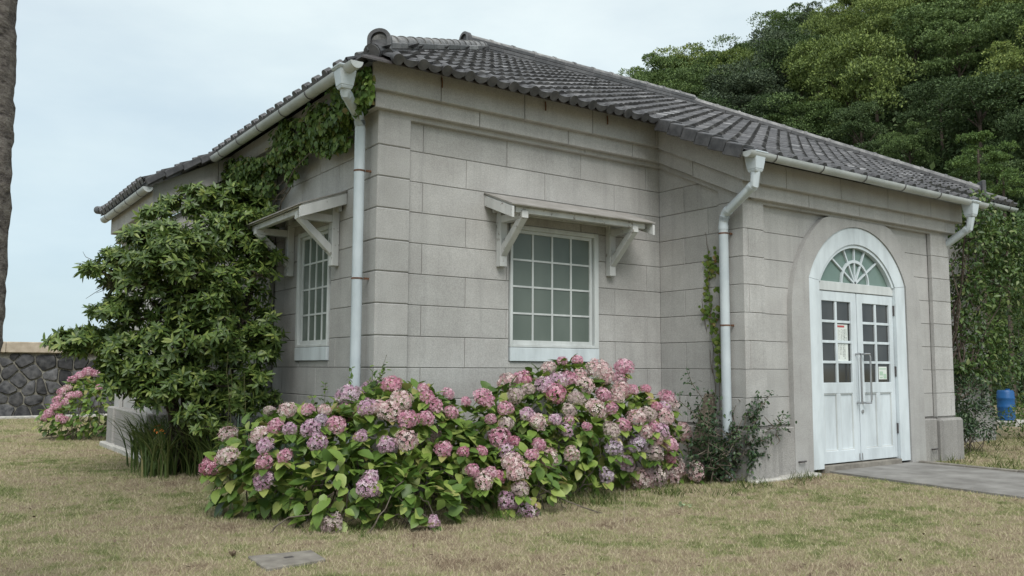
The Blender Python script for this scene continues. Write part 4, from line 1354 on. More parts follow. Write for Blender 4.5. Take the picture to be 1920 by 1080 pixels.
def hydrangea(name, label, lobes, heads, extra, loc, group, n_leaf, leaf_scale=1.0, low=0.05):
    """lobes: ellipsoids (cx,cy,cz,rx,ry,rz); heads: (px,py,radius px,colour) seen in the photograph"""
    T = thing(name, label, 'hydrangea', loc, 0, group)
    lobes = [np.array(l, float) for l in lobes]
    areas = np.array([(l[3] * l[4] + l[4] * l[5] + l[3] * l[5]) for l in lobes]); areas /= areas.sum()
    pos, nor = [], []
    while len(pos) < n_leaf:
        l = lobes[rng.choice(len(lobes), p=areas)]
        d = unit(1, 0.25)[0]
        r = 1 - abs(rng.normal()) * 0.13
        p = l[:3] + d * l[3:] * r
        if p[2] < low: continue
        inside = False
        for l2 in lobes:
            if l2 is l: continue
            if (((p - l2[:3]) / (l2[3:] * 0.86)) ** 2).sum() < 1: inside = True; break
        if inside and rng.random() < 0.85: continue
        pos.append(p); nd = d / l[3:]; nor.append(nd / np.linalg.norm(nd))
    pos, nor = np.array(pos), np.array(nor)
    out = nor.copy(); out[:, 2] *= 0.25
    dirs = out + unit(len(pos)) * 0.75 + np.array([0, 0, -0.18])
    ups = nor * 0.6 + np.array([0, 0, 0.9]) + rng.normal(size=nor.shape) * 0.25
    scl = rng.uniform(0.6, 1.12, len(pos)) * leaf_scale
    # the leaves nearest the viewer stand as single leaves
    dist = np.linalg.norm(pos - np.array(EYE), axis=1)
    order = np.argsort(dist)
    one = order[:280] if n_leaf > 500 else order[:120]
    rest = np.setdiff1d(order, one)
    x, y, z = basis(dirs, ups)
    for i in one:
        o = bpy.data.objects.new('leaf', HLEAF[int(rng.integers(4))])
        s = scl[i]
        o.matrix_world = Matrix(((x[i][0] * s, y[i][0] * s, z[i][0] * s, pos[i][0]), (x[i][1] * s, y[i][1] * s, z[i][1] * s, pos[i][1]), (x[i][2] * s, y[i][2] * s, z[i][2] * s, pos[i][2]), (0, 0, 0, 1)))
        link(o); rel(o, T)
    foliage('foliage', [spread(tplH, pos[rest], dirs[rest], ups[rest], scl[rest])], M['hydleaf'], T, kind='stuff')
    # stems from the root to the crown
    paths = []
    for k in range(46 if n_leaf > 500 else 14):
        l = lobes[rng.integers(len(lobes))]
        d = unit(1, 0.4)[0]; tip = l[:3] + d * l[3:] * 0.9
        tip[2] = max(tip[2], 0.1)
        root = np.array([l[0] + rng.normal() * 0.25, l[1] + rng.normal() * 0.15, -0.02])
        paths.append(wander(root, tip, 5, 0.03))
    sticks(paths, (0.007, 0.004), M['twig'], 'stems', T, 5, kind='stuff')
    hp = []
    for (px, py, rp, c) in heads:
        d = np.array(ray(px, py)); d /= np.linalg.norm(d)
        best = None
        for l in lobes:
            q = (np.array(EYE) - l[:3]) / (l[3:] * 1.03); e = d / (l[3:] * 1.03)
            A, B, Cc = e @ e, q @ e, q @ q - 1
            D_ = B * B - A * Cc
            if D_ > 0:
                tt_ = (-B - math.sqrt(D_)) / A
                if best is None or tt_ < best: best = tt_
        if best is None:            # beside the crown: level with its middle
            best = min((((l[:3] - np.array(EYE)) @ d) for l in lobes), key=lambda t_: min(np.linalg.norm(np.array(EYE) + d * t_ - l[:3]) for l in lobes))
        p = np.array(EYE) + d * (best - .07)
        p[2] = max(p[2], 0.06)
        hp.append((p, rp * best * 0.86 / FPX, c))
    for (p, r, c) in extra:
        hp.append((np.array(p), r, c))
    for p, r, c in hp:
        l = min(lobes, key=lambda q: np.linalg.norm((p - q[:3]) / q[3:]))
        nd = (p - l[:3]) / l[3:]; nd = nd / np.linalg.norm(nd)
        ax = Vector(nd * 0.8 + np.array([0, 0, 0.55]) + rng.normal(size=3) * 0.15).normalized()
        o = bpy.data.objects.new('flower_head', HEADS[c][int(rng.integers(3))])
        rot = ax.to_track_quat('Z', 'Y').to_matrix().to_4x4() @ Matrix.Rotation(rng.uniform(0, 6.28), 4, 'Z')
        s = max(0.045, min(0.15, r))
        o.matrix_world = Matrix.Translation(p) @ rot @ Matrix.Diagonal((s * rng.uniform(.93, 1.1), s * rng.uniform(.93, 1.1), s, 1))
        link(o); rel(o, T)
        # the whorl of leaves under each head
        n = 5
        a = rng.uniform(0, 6.28) + np.arange(n) * 2 * math.pi / n
    ws, wd, wu, wl = [], [], [], []
    for p, r, c in hp:
        for q in range(6):
            a = rng.uniform(0, 6.28)
            ws.append(p - np.array([0, 0, r * 0.75])); wd.append([math.cos(a), math.sin(a), -0.25]); wu.append([0, 0, 1]); wl.append(rng.uniform(0.65, 1.05) * leaf_scale)
    foliage('whorl_leaves', [spread(tplH, np.array(ws), np.array(wd), np.array(wu, float), np.array(wl))], M['hydleaf'], T, kind='stuff')
    return T

def L_(s):
    out = []
    for tok in s.split():
        a = tok.split(',')
        out.append((float(a[0]), float(a[1]), float(a[2]), {'p': 'pink', 'r': 'rose', 'm': 'mauve', 'l': 'lilac', 'c': 'cream', 'g': 'greyc'}[a[3]]))
    return out
HB1 = L_('396,873,21,r 428,855,19,c 494,901,20,m 497,866,17,p 534,855,15,p 497,836,16,m 488,816,19,c 538,771,19,c 506,771,12,g 517,799,16,p 543,804,14,m 577,768,14,p 608,769,14,c 582,803,19,m 603,788,14,l 630,797,20,p 596,829,19,m 653,742,24,m 690,764,20,m 710,762,15,c 734,721,20,r 752,751,22,c 730,771,22,c 764,786,21,p 799,784,17,p 815,760,17,p 801,744,15,p 793,728,11,p 840,738,13,p 845,773,15,p 873,753,10,p 908,746,20,p 677,818,13,m 725,834,19,m 762,825,22,c 832,842,17,p 869,847,11,r 904,846,10,r 689,914,22,m 696,894,15,m 623,997,20,g 813,985,12,m 886,882,15,p 906,901,21,c 936,893,13,r 920,886,13,p')
HB2 = L_('936,820,21,p 949,845,18,m 964,827,12,r 960,866,20,c 971,883,22,c 920,786,12,p 947,766,16,p 949,795,15,g 967,742,18,g 988,712,10,r 951,940,20,m 986,957,23,m 976,917,17,g 990,730,14,g 1054,677,11,p 1083,675,11,r 1028,690,15,c 1122,694,25,c 1170,688,19,p 1136,705,18,c 1163,708,16,p 1022,722,20,m 1048,712,18,m 1068,710,17,p 1094,722,21,c 1041,737,22,r 1080,747,17,g 1131,740,16,p 1163,732,21,c 1185,731,13,p 1117,768,23,c 1146,766,14,p 1067,770,15,g 1159,746,13,c 1211,729,10,r 1250,744,16,p 1261,760,15,c 1231,762,11,r 1041,787,13,m 1061,807,15,m 1067,788,11,p 989,777,16,m 1007,791,20,c 1193,783,19,c 1215,777,17,g 1246,781,20,c 1146,807,19,g 1169,797,15,p 1226,800,13,p 1211,810,16,c 1239,810,18,m 1230,821,15,c 1280,809,20,c 1257,833,16,p 1152,840,19,l 1196,833,19,l 1226,849,20,g 1173,870,19,m 1137,892,16,l 1072,851,16,c 1028,857,21,c 1011,834,15,p 998,853,14,p 1225,893,27,g 1205,897,22,c 1265,878,22,c 1257,858,13,r 1262,893,18,c 1304,884,20,c 1245,765,14,m 1100,800,10,p 1088,702,14,c')
LB1 = [(-.75, -.62, .42, .62, .52, .46), (-.15, -.85, .50, .60, .50, .56), (.05, -.30, .62, .70, .45, .42), (-1.05, -.30, .32, .50, .45, .50), (-.75, -1.15, .22, .45, .36, .36), (.10, -1.15, .30, .55, .40, .38), (-.35, -1.45, .14, .40, .28, .26)]
LB2 = [(1.35, -.75, .55, .70, .52, .58), (1.95, -.45, .78, .60, .42, .50), (2.55, -.70, .48, .65, .45, .52), (.85, -.95, .38, .45, .45, .48), (1.6, -1.0, .40, .60, .36, .42), (2.9, -.55, .42, .45, .35, .48), (.75, -1.45, .22, .30, .28, .26)]
def bexact(n, lobes, low=0.5):
    out = []
    while len(out) < n:
        l = np.array(lobes[rng.integers(len(lobes))]); d = unit(1, 0.5)[0]
        d[1] = abs(d[1]) + 0.2; d /= np.linalg.norm(d)
        p = l[:3] + d * l[3:]
        if p[2] > low and p[1] < -0.12: out.append((p, rng.uniform(.07, .10), ['pink', 'cream', 'mauve'][rng.integers(3)]))
    return out
hydrangea('hydrangea_bush', 'broad hydrangea bush with scattered pink heads at the corner of the house', LB1, HB1, bexact(4, LB1), (-.4, -.8, 0), 'hydrangeas along the front wall', 2300)
hydrangea('hydrangea_bush', 'taller hydrangea bush crowded with pale pink heads under the wide window', LB2, HB2, bexact(5, LB2, .8), (1.7, -.7, 0), 'hydrangeas along the front wall', 1900)
LB3 = [(-.95, 8.3, .45, .55, .60, .50), (-1.05, 8.9, .55, .50, .6, .45), (-.6, 8.0, .35, .5, .4, .42), (-1.35, 8.6, .3, .45, .5, .35)]
HB3 = L_('165,697,10,p 178,700,9,p 152,704,9,p 138,712,9,p 118,735,9,p 110,750,10,p 124,754,9,p 106,762,9,p 132,742,8,p 92,775,9,p 86,782,8,p 112,783,8,p 120,788,8,p 186,726,6,p 202,727,6,p 145,740,8,p 126,728,8,c')
hydrangea('hydrangea_bush', 'distant pink hydrangea bush beside the far end of the side porch', LB3, HB3, [], (-.9, 8.4, 0), None, 900, 0.95)

# ---- the large glossy shrub against the side wall
def rosettes(lobes, n, L, Wd, per=8, seed=1, keep=None, droop=0.25, inner=0.12, upb=0.35):
    """whorls of leaves at the ends of shoots over a set of lobes"""
    pos, dirs, ups, scl = [], [], [], []
    lobes = [np.array(l, float) for l in lobes]
    ar = np.array([(l[3] * l[4] * l[5]) ** (2 / 3) for l in lobes]); ar /= ar.sum()
    cnt = 0; tips = []
    while cnt < n:
        l = lobes[rng.choice(len(lobes), p=ar)]
        d = unit(1, upb)[0]
        p = l[:3] + d * l[3:] * (1 - abs(rng.normal()) * inner)
        if keep is not None and not keep(p): continue
        if any((((p - q[:3]) / (q[3:] * .82)) ** 2).sum() < 1 for q in lobes if q is not l) and rng.random() < .8: continue
        cnt += 1
        ax = d * np.array([1, 1, .6]) + np.array([0, 0, .55]) + rng.normal(size=3) * .3
        ax /= np.linalg.norm(ax); tips.append((p, l))
        s1 = np.cross(ax, [0.3, 0.5, 0.8]); s1 /= np.linalg.norm(s1); s2 = np.cross(ax, s1)
        k = per + int(rng.integers(-2, 3)); a0 = rng.uniform(0, 6.28); sc = rng.uniform(.75, 1.2)
        for i in range(k):
            a = a0 + i * 2.4
            rad = s1 * math.cos(a) + s2 * math.sin(a)
            el = rng.uniform(-.25, .75)
            pos.append(p - ax * 0.03 * rng.random() * (i / k) * 3); dirs.append(rad + ax * el); ups.append(ax + rng.normal(size=3) * .15); scl.append(sc * rng.uniform(.75, 1.1))
    return np.array(pos), np.array(dirs), np.array(ups), np.array(scl), tips
SHB = thing('glossy_shrub', 'big spreading evergreen shrub with glossy leaves against the side wall', 'shrub', (-1.2, 2.9, 0))
def lobe_at(px, py, y, rpx, ry=None, sq=1.0):
    p = on_y(px, py, y); dep = (p - EYE).dot(FWD); r = rpx * dep / FPX
    return (p.x, p.y, p.z, r, ry or r, r * sq)
SL_ = [lobe_at(395, 450, 3.0, 95, .55, .85), lobe_at(445, 405, 3.2, 75, .45, .6), lobe_at(300, 470, 2.9, 70, .5, .8), lobe_at(215, 510, 3.0, 62, .45, .7), lobe_at(345, 560, 2.6, 110, .65, .8),
       lobe_at(455, 560, 2.5, 85, .5, .9), lobe_at(250, 600, 2.9, 75, .5, .7), lobe_at(165, 640, 3.0, 62, .4, .42), lobe_at(120, 645, 3.1, 35, .3, .4), lobe_at(320, 680, 2.5, 100, .6, .75),
       lobe_at(440, 650, 2.4, 85, .5, .8), lobe_at(520, 640, 2.2, 50, .3, .35), lobe_at(370, 380, 3.3, 62, .4, .5), lobe_at(265, 725, 2.7, 55, .4, .5), lobe_at(480, 480, 2.6, 62, .4, .6), lobe_at(410, 740, 2.5, 70, .4, .5), lobe_at(470, 420, 2.7, 55, .35, .5), lobe_at(235, 665, 2.8, 60, .4, .6), lobe_at(300, 745, 2.6, 52, .4, .6), lobe_at(355, 725, 2.4, 70, .4, .7), lobe_at(450, 725, 2.1, 60, .35, .8), lobe_at(390, 790, 2.2, 60, .35, .6), lobe_at(330, 500, 2.5, 90, .5, .8), lobe_at(400, 620, 2.2, 90, .5, .8), lobe_at(290, 400, 3.3, 30, .3, .6), lobe_at(215, 705, 2.9, 40, .3, .6), lobe_at(265, 690, 2.7, 50, .35, .6), lobe_at(485, 750, 2.0, 45, .3, .7), lobe_at(150, 650, 3.0, 48, .35, .5), lobe_at(205, 640, 2.9, 55, .4, .6), lobe_at(240, 722, 2.8, 42, .35, .6), lobe_at(440, 375, 3.1, 55, .35, .5), lobe_at(500, 395, 2.9, 40, .3, .5)]
tplS = leaf_tpl(0.098, 0.032, 0.22, 0.22)
keepS = lambda p: p[0] < -0.10 and p[2] > 0.25
sub_l = []
for l in SL_:
    for _ in range(8):
        d = unit(1, .35)[0]; r = rng.uniform(.34, .55)
        sub_l.append((l[0] + d[0] * l[3] * .72, l[1] + d[1] * l[4] * .72, l[2] + d[2] * l[5] * .72, l[3] * r, l[4] * r, l[5] * r * .55))
ps, ds, us_, ss, tips = rosettes(sub_l, 3600, .12, .038, 9, keep=keepS, upb=.75, inner=.22)
dist = np.linalg.norm(ps - np.array(EYE), axis=1); order = np.argsort(dist); one, rest = order[:290], order[290:]
SLEAF = [arrays_mesh('leaf', *leaf_tpl(0.100, 0.030 + .004 * k, .18 + .08 * k, .15 + .1 * k), M['shrubleaf_one'], True) for k in range(3)]
x, y, z = basis(ds, us_)
for i in one:
    o = bpy.data.objects.new('leaf', SLEAF[int(rng.integers(3))]); s = ss[i]
    o.matrix_world = Matrix(((x[i][0] * s, y[i][0] * s, z[i][0] * s, ps[i][0]), (x[i][1] * s, y[i][1] * s, z[i][1] * s, ps[i][1]), (x[i][2] * s, y[i][2] * s, z[i][2] * s, ps[i][2]), (0, 0, 0, 1)))
    link(o); rel(o, SHB)
ps2, ds2, us2, ss2, _t = rosettes([(l[0], l[1], l[2], l[3] * .7, l[4] * .7, l[5] * .7) for l in SL_], 1100, .15, .046, 8, keep=keepS, inner=.3)
foliage('crown', [spread(tplS, ps[rest], ds[rest], us_[rest], ss[rest]), spread(tplS, ps2, ds2, us2, ss2)], M['shrubleaf'], SHB, kind='stuff')
root = Vector((-0.9, 3.0, 0))
br = []
hub_ = [Vector(SL_[i][:3]) for i in (4, 5, 9, 14)]
for l in SL_:
    c_ = Vector(l[:3]); h_ = min(hub_, key=lambda q: (q - c_).length)
    r0 = root + Vector(rng.normal(size=3) * .10); r0.z = -.03
    a = wander(r0, h_ + Vector((0, 0, -.25)), 5, .04)
    br.append(a + wander(a[-1], c_, 4, .04)[1:])
rootp = [[Vector((v.x, v.y, max(v.z, -0.03))) for v in p] for p in br]
sticks(rootp, (0.024, 0.008), M['bark'], 'branches', SHB, 7)
tw = []
for p, l in tips[::2]:
    a = Vector(l[:3]); tw.append(wander(a, p, 3, .01))
for k in range(26):       # bare twigs that stick out to the left
    p = on_y(rng.uniform(150, 230), rng.uniform(470, 560), 3.0); tw.append(wander(on_y(225, 525, 3.0), p, 4, .03))
sticks(tw, (0.006, 0.002), M['twig'], 'twigs', SHB, 4, kind='stuff')

# ---- creeper along the side wall, cornice and gutter
CRP = thing('wall_creeper', 'green creeper hanging from the gutter along the top of the side wall', 'creeper', (-0.05, 2.0, 0))
tplI = leaf_tpl(0.072, 0.056, 0.25, 0.35)
def on_wall(px, py):
    """where the creeper clings: fascia above, wall below"""
    p = on_x(px, py, -0.18)
    if p.z < Z0 - 0.02: p = on_x(px, py, -0.05)
    return p
pp, dd, uu = [], [], []
PATCH = [(690, 150, 14, 26), (690, 185, 12, 22), (655, 195, 24, 34), (640, 245, 26, 36), (610, 225, 24, 34), (620, 270, 24, 22), (590, 260, 24, 26), (575, 235, 10, 12), (540, 265, 22, 30), (545, 240, 8, 22), (560, 295, 22, 16), (528, 300, 24, 22), (500, 315, 28, 22),
         (470, 320, 26, 28), (450, 350, 34, 30), (480, 355, 30, 28), (425, 335, 24, 20), (505, 345, 20, 26), (640, 160, 14, 14), (552, 325, 8, 18), (440, 315, 20, 18), (410, 320, 14, 10)]
for (cx_, cy_, rx_, ry_) in PATCH:
    n = int(rx_ * ry_ * 0.42) + 12
    for _ in range(n):
        a, r = rng.uniform(0, 6.28), math.sqrt(rng.random())
        p = on_wall(cx_ + math.cos(a) * r * rx_, cy_ + math.sin(a) * r * ry_)
        p = np.array(p) + np.array([-abs(rng.normal()) * .055, 0, 0])
        pp.append(p); dd.append([-.45 + rng.normal() * .35, rng.normal() * .6, -.8 + rng.normal() * .3]); uu.append([-1 + rng.normal() * .3, -.3 + rng.normal() * .5, .7])
foliage('leaves', [spread(tplI, np.array(pp), np.array(dd), np.array(uu), rng.uniform(.55, 1.15, len(pp)))], M['ivy'], CRP, kind='stuff')
vines = []
for (a, b_) in (((470, 420), (560, 300)), ((485, 420), (600, 250)), ((520, 400), (558, 320)), ((560, 300), (690, 150)), ((500, 330), (660, 190)), ((575, 262), (545, 300)), ((450, 400), (470, 320)), ((540, 350), (520, 380))):
    vines.append(wander(on_wall(*a), on_wall(*b_), 6, .03))
sticks(vines, (0.010, 0.004), M['twig'], 'vine_stems', CRP, 5, kind='stuff')
# hanging creeper by the porch downpipe
CR2 = thing('wall_creeper', 'thin yellowing creeper strand climbing the porch side wall by the downpipe', 'creeper', (3.85, -.8, 0))
pp, dd, uu = [], [], []
for (px, py, n, r) in ((1336, 490, 34, 15), (1330, 510, 20, 10), (1328, 535, 5, 5), (1328, 548, 8, 6), (1328, 562, 8, 6), (1328, 580, 26, 10), (1338, 595, 22, 9), (1342, 612, 18, 7), (1345, 632, 16, 6), (1347, 652, 16, 6), (1348, 672, 12, 5), (1349, 690, 10, 5), (1350, 705, 8, 5), (1348, 480, 8, 4), (1348, 505, 8, 3), (1348, 540, 10, 4), (1349, 575, 8, 3)):
    for _ in range(n):
        p = on_x(px + rng.normal() * r * .55, py + rng.normal() * r * .7, 3.80 + (0.05 if px < 1340 else -.01))
        pp.append(np.array(p) + [-abs(rng.normal()) * .02, 0, 0]); dd.append([-.2, rng.normal() * .4, -1]); uu.append([-1, rng.normal() * .3 - .3, .4])
foliage('leaves', [spread(leaf_tpl(.05, .05, .15, .2), np.array(pp), np.array(dd), np.array(uu), rng.uniform(.6, 1.15, len(pp)))], M['ivy_warm'], CR2, kind='stuff')
sticks([wander(on_x(1340, 760, 3.83), on_x(1328, 480, 3.84), 8, .008), wander(on_x(1350, 770, 3.79), on_x(1349, 470, 3.79), 8, .006), wander(on_x(1336, 700, 3.84), on_x(1316, 560, 3.85), 6, .01), wander(on_x(1328, 480, 3.84), on_x(1322, 435, 3.85), 4, .006)], (0.005, 0.002), M['twig'], 'vine_stems', CR2, 5, kind='stuff')

# ---- thorny bush between hydrangea and porch, with a board leaning in it
TH = thing('thorny_bush', 'sparse dark thorny bush between the hydrangeas and the porch pilaster', 'bush', (3.55, -1.0, 0))
bp_, bl, bd, bu = [], [], [], []
root = Vector((3.55, -1.05, 0))
ENDS = [(1288, 695), (1275, 735), (1345, 740), (1310, 760), (1395, 735), (1447, 735), (1470, 775), (1480, 790), (1440, 820), (1380, 760), (1400, 800), (1300, 820), (1340, 800), (1360, 830), (1290, 860), (1330, 870), (1370, 790), (1420, 760), (1385, 850), (1360, 880), (1310, 790), (1410, 825), (1350, 770), (1325, 840)]
for (px, py) in ENDS:
    e = on_y(px, py, -1.15 if px < 1400 else -1.42)
    pth = wander(root + Vector(rng.normal(size=3) * .08), e, 8, .045)
    pth[0].z = -0.02
    bp_.append(pth)
    for a, b_ in zip(pth[2:], pth[3:]):
        for q in range(17):
            p = a.lerp(b_, rng.random()) + Vector(rng.normal(size=3) * .035)
            if p.y > -P - .04 and p.x > XP0 - .05: p.y = -P - .05
            bl.append(np.array(p)); bd.append(unit(1)[0]); bu.append([rng.normal() * .4, rng.normal() * .4 - .3, 1])
        for q in range(1):
            bp_.append(wander(a, a + Vector(unit(1, .2)[0] * .16), 3, .015))
sticks(bp_, (0.007, 0.003), M['twig'], 'branches', TH, 5)
foliage('leaves', [spread(leaf_tpl(.045, .026, .2, .15), np.array(bl), np.array(bd), np.array(bu), rng.uniform(.6, 1.25, len(bl)))], M['thorn'], TH, kind='stuff')
bd_ = MB()
a, b_ = on_y(1334, 738, -.75), on_y(1305, 800, -.95)
bd_.prism([a, a + Vector((.10, -.02, -.02)), b_ + Vector((.10, -.02, -.3)), b_ + Vector((0, 0, -.3))], (0.02, 0.12, 0))
tb = bd_.build('leaning_board', M['twig'], None, bevel=.003, label='narrow grey board leaning behind the thorny bush by the downpipe', category='board')

# ---- light shoots above the hydrangea at the corner
SP = thing('sapling_shoots', 'thin leafy shoots rising above the hydrangea before the corner downpipe', 'sapling', (-.35, -.25, 0))
bl, bd, bu, bp_ = [], [], [], []
for (px, py, y) in ((725, 665, -.25), (722, 690, -.3), (690, 715, -.3), (660, 690, -.3), (610, 720, -.2), (640, 740, -.35), (700, 690, -.3), (585, 745, -.2)):
    e = on_y(px, py, y); root = Vector((-.45 + rng.normal() * .1, y, 0))
    pth = wander(root, e, 7, .03); bp_.append(pth)
    for a, b_ in zip(pth[4:], pth[5:]):
        for q in range(13):
            bl.append(np.array(a.lerp(b_, rng.random())) + rng.normal(size=3) * .012); bd.append(unit(1)[0] + [0, 0, .2]); bu.append([0, -.4, 1])
sticks(bp_, (0.005, 0.002), M['stem'], 'stems', SP, 5, kind='stuff')
foliage('leaves', [spread(leaf_tpl(.045, .026, .2, .1), np.array(bl), np.array(bd), np.array(bu, float), rng.uniform(.7, 1.3, len(bl)))], M['ivy'], SP, kind='stuff')

# ---- strap leaved clump with orange flowers, bluish iris blades behind
def straps(name, label, cat, spots, h, wd, mat, n, flowers=(), lean=.8, group=None):
    T = thing(name, label, cat, spots[0] + (0,))
    vv, ff, off = [], [], 0
    for _ in range(n):
        sx, sy = spots[rng.integers(len(spots))]
        b_ = np.array([sx + rng.normal() * .09, sy + rng.normal() * .09, -.01])
        a = rng.uniform(0, 6.28); hh = h * rng.uniform(.55, 1.1); ln = hh * lean * rng.uniform(.3, 1.1)
        o_ = np.array([math.cos(a), math.sin(a), 0]); sd_ = np.array([-math.sin(a), math.cos(a), 0]) * wd * rng.uniform(.7, 1.1)
        pts = []
        for i in range(6):
            t_ = i / 5
            c_ = b_ + o_ * ln * t_ ** 1.9 + np.array([0, 0, hh * (t_ - .28 * lean * t_ ** 3)])
            w_ = (1 - t_ ** 2.5) * .5 + .02
            pts += [c_ - sd_ * w_, c_ + sd_ * w_]
        vv += pts
        for i in range(5):
            ff.append((off + 2 * i, off + 2 * i + 1, off + 2 * i + 3, off + 2 * i + 2))
        off += 12
    o = bpy.data.objects.new('leaf_blades', arrays_mesh('leaf_blades', np.array(vv), [np.array(ff)], M[mat], True)); link(o, None, kind='stuff'); rel(o, T)
    for f in flowers:
        f = Vector(f); st = wander((f.x + .05, f.y + .05, 0), f, 5, .02)
        sticks([st], (0.004, 0.003), M['stem'], 'flower_stem', T, 5)
        k = 7
        fo_ = bpy.data.objects.new('flower', arrays_mesh('flower', *spread(leaf_tpl(.034, .014, .3, .3), np.array([np.array(f) + rng.normal(size=3) * .022 for _ in range(k)]), unit(k, .3), np.tile([0, 0, 1.0], (k, 1)), np.ones(k)), M['orange'], True))
        link(fo_); rel(fo_, T)
    return T
gp = lambda px, py: (lambda p: (p.x, p.y))(on_z(px, py, 0.0))
straps('strap_leaf_clump', 'clump of arching strap leaves with orange flowers beside the side porch pedestal', 'flowering plant', [gp(300, 875), gp(330, 880), gp(360, 888), gp(395, 892), gp(345, 865), gp(420, 900), gp(290, 862), gp(310, 855), gp(280, 874), gp(287, 886), gp(296, 893)], .86, .019, 'strap', 900, [on_y(300, 808, 2.2), on_y(296, 800, 2.25)], .95)
straps('iris_blades', 'stiff bluish green blades standing behind the orange flowered clump', 'plant', [(-.6, 2.0), (-.5, 1.6), (-.75, 2.3), (-.4, 1.9), (-.55, 1.3), (-.35, 1.0)], .80, .032, 'iris', 150, (), .45)
YS = thing('young_shoots', 'two upright young leafy stems in front of the glossy shrub', 'sapling', (-.75, 1.4, 0))
bl, bd, bu, bp_ = [], [], [], []
for (px, py0, py1) in ((432, 690, 800), (458, 700, 770), (428, 660, 770)):
    e = on_y(px, py0, 1.3); f = on_y(px, 850, 1.3); f.z = 0
    pth = wander(f, e, 7, .012); bp_.append(pth)
    for q in range(16):
        i_ = rng.integers(3, 7); p = pth[i_].lerp(pth[i_ + 1], rng.random()); a = rng.uniform(0, 6.28)
        bl.append(np.array(p)); bd.append([math.cos(a), math.sin(a), .2]); bu.append([0, 0, 1])
sticks(bp_, (0.006, 0.003), M['stem'], 'stems', YS, 5, kind='stuff')
foliage('leaves', [spread(leaf_tpl(.11, .055, .2, .25), np.array(bl), np.array(bd), np.array(bu, float), rng.uniform(.6, 1.1, len(bl)))], M['shrubleaf'], YS, kind='stuff')

# ---- the tree beyond the porch, low bushes beside it
TR = thing('yard_tree', 'small leafy tree with drooping leaves right beside the porch corner', 'tree', (9.6, -.3, 0))
TL = [lobe_at(1850, 470, -.3, 75, .7, .7), lobe_at(1900, 440, -.5, 70, .7, .6), lobe_at(1830, 410, -.7, 45, .4, .6), lobe_at(1880, 540, -.4, 85, .7, .7), lobe_at(1815, 560, -.5, 50, .4, .9), lobe_at(1945, 520, -.2, 80, .7, .9), lobe_at(1835, 640, -.3, 60, .5, .7), lobe_at(1910, 630, -.1, 75, .6, .7), lobe_at(1830, 375, -1.5, 24, .2, .6), lobe_at(1960, 640, .1, 70, .6, .8), lobe_at(1800, 690, -.8, 22, .2, .6), lobe_at(1806, 520, -.5, 34, .35, 1.2), lobe_at(1802, 610, -.5, 30, .3, 1.2), lobe_at(1815, 690, -.4, 42, .4, .9), lobe_at(1860, 690, -.2, 55, .5, .7), lobe_at(1812, 450, -.6, 30, .3, 1.0)]
pos, dr, up_, sc_ = [], [], [], []
for l in TL:
    n = int(950 * (l[3] / .6) ** 2) + 90
    d = unit(n, .25); p = np.array(l[:3]) + d * np.array(l[3:]) * (1 - np.abs(rng.normal(size=(n, 1))) * .28)
    pos.append(p); dr.append(d * [.5, .5, .2] + rng.normal(size=(n, 3)) * .6 + [0, 0, -.35]); up_.append(d * .6 + rng.normal(size=(n, 3)) * .5 + [0, 0, .7]); sc_.append(rng.uniform(.6, 1.2, n))
pos, dr, up_, sc_ = map(np.concatenate, (pos, dr, up_, sc_))
kp = ~((pos[:, 0] < XP1 + .15) & (pos[:, 1] > -P - .3)) & (pos[:, 1] < -0.1)
foliage('crown', [spread(leaf_tpl(.088, .040, .22, .3), pos[kp], dr[kp], up_[kp], sc_[kp])], M['yardleaf'], TR, kind='stuff')
root = Vector((9.55, -.35, 0)); br = []
for k in range(4):
    r0 = root + Vector((rng.normal() * .12, rng.normal() * .1, 0)); r0.z = -.03
    fork = r0 + Vector((rng.normal() * .15, rng.normal() * .1, .75))
    for l in TL[k::3]:
        br.append([r0, r0.lerp(fork, .5) + Vector((.02, 0, 0)), fork] + wander(fork, l[:3], 5, .05)[1:])
sticks(br, (0.024, 0.007), M['bark'], 'trunk', TR, 7)
tw = []
for k in range(150):
    l = TL[rng.integers(len(TL))]; c_ = Vector(l[:3]); e = c_ + Vector(unit(1)[0] * np.array(l[3:]) * .95); tw.append(wander(c_, e, 4, .03))
sticks(tw, (0.008, 0.003), M['twig'], 'twigs', TR, 4, kind='stuff')
def low_bush(name, label, spots, mat, n, L, loc, cat='bush'):
    T = thing(name, label, cat, loc)
    ps_, d_, u_ = [], [], []
    for l in spots:
        m_ = n // len(spots); d = unit(m_, .3)
        p = np.array(l[:3]) + d * np.array(l[3:]) * (1 - np.abs(rng.normal(size=(m_, 1))) * .22)
        ps_.append(p); d_.append(d * .8 + rng.normal(size=(m_, 3)) * .5); u_.append(d + [0, 0, .6] + rng.normal(size=(m_, 3)) * .3)
    p, d, u = map(np.concatenate, (ps_, d_, u_)); k = p[:, 2] > .02
    foliage('foliage', [spread(leaf_tpl(L, L * .42, .2, .2), p[k], d[k], u[k], rng.uniform(.6, 1.15, k.sum()))], M[mat], T, kind='stuff')
    sticks([wander((l[0] + rng.normal() * .06, l[1], -.02), np.array(l[:3]) + rng.normal(size=3) * np.array(l[3:]) * .5, 4, .03) for l in spots for _ in range(5)], (.008, .003), M['twig'], 'stems', T, 5, kind='stuff')
low_bush('low_shrub', 'low dark green shrub at the foot of the tree beside the porch', [lobe_at(1815, 740, -.9, 38, .3, 1.0), lobe_at(1830, 790, -.9, 48, .35, .8), lobe_at(1800, 800, -1.0, 25, .25, .9)], 'thorn', 2800, .055, (8.9, -.9, 0))
low_bush('low_shrub', 'rounded green shrub at the right edge beside the blue drum', [lobe_at(1920, 790, -.2, 34, .4, .9), lobe_at(1945, 770, -.1, 40, .4, 1.0)], 'ivy', 1100, .06, (11.5, -.2, 0))
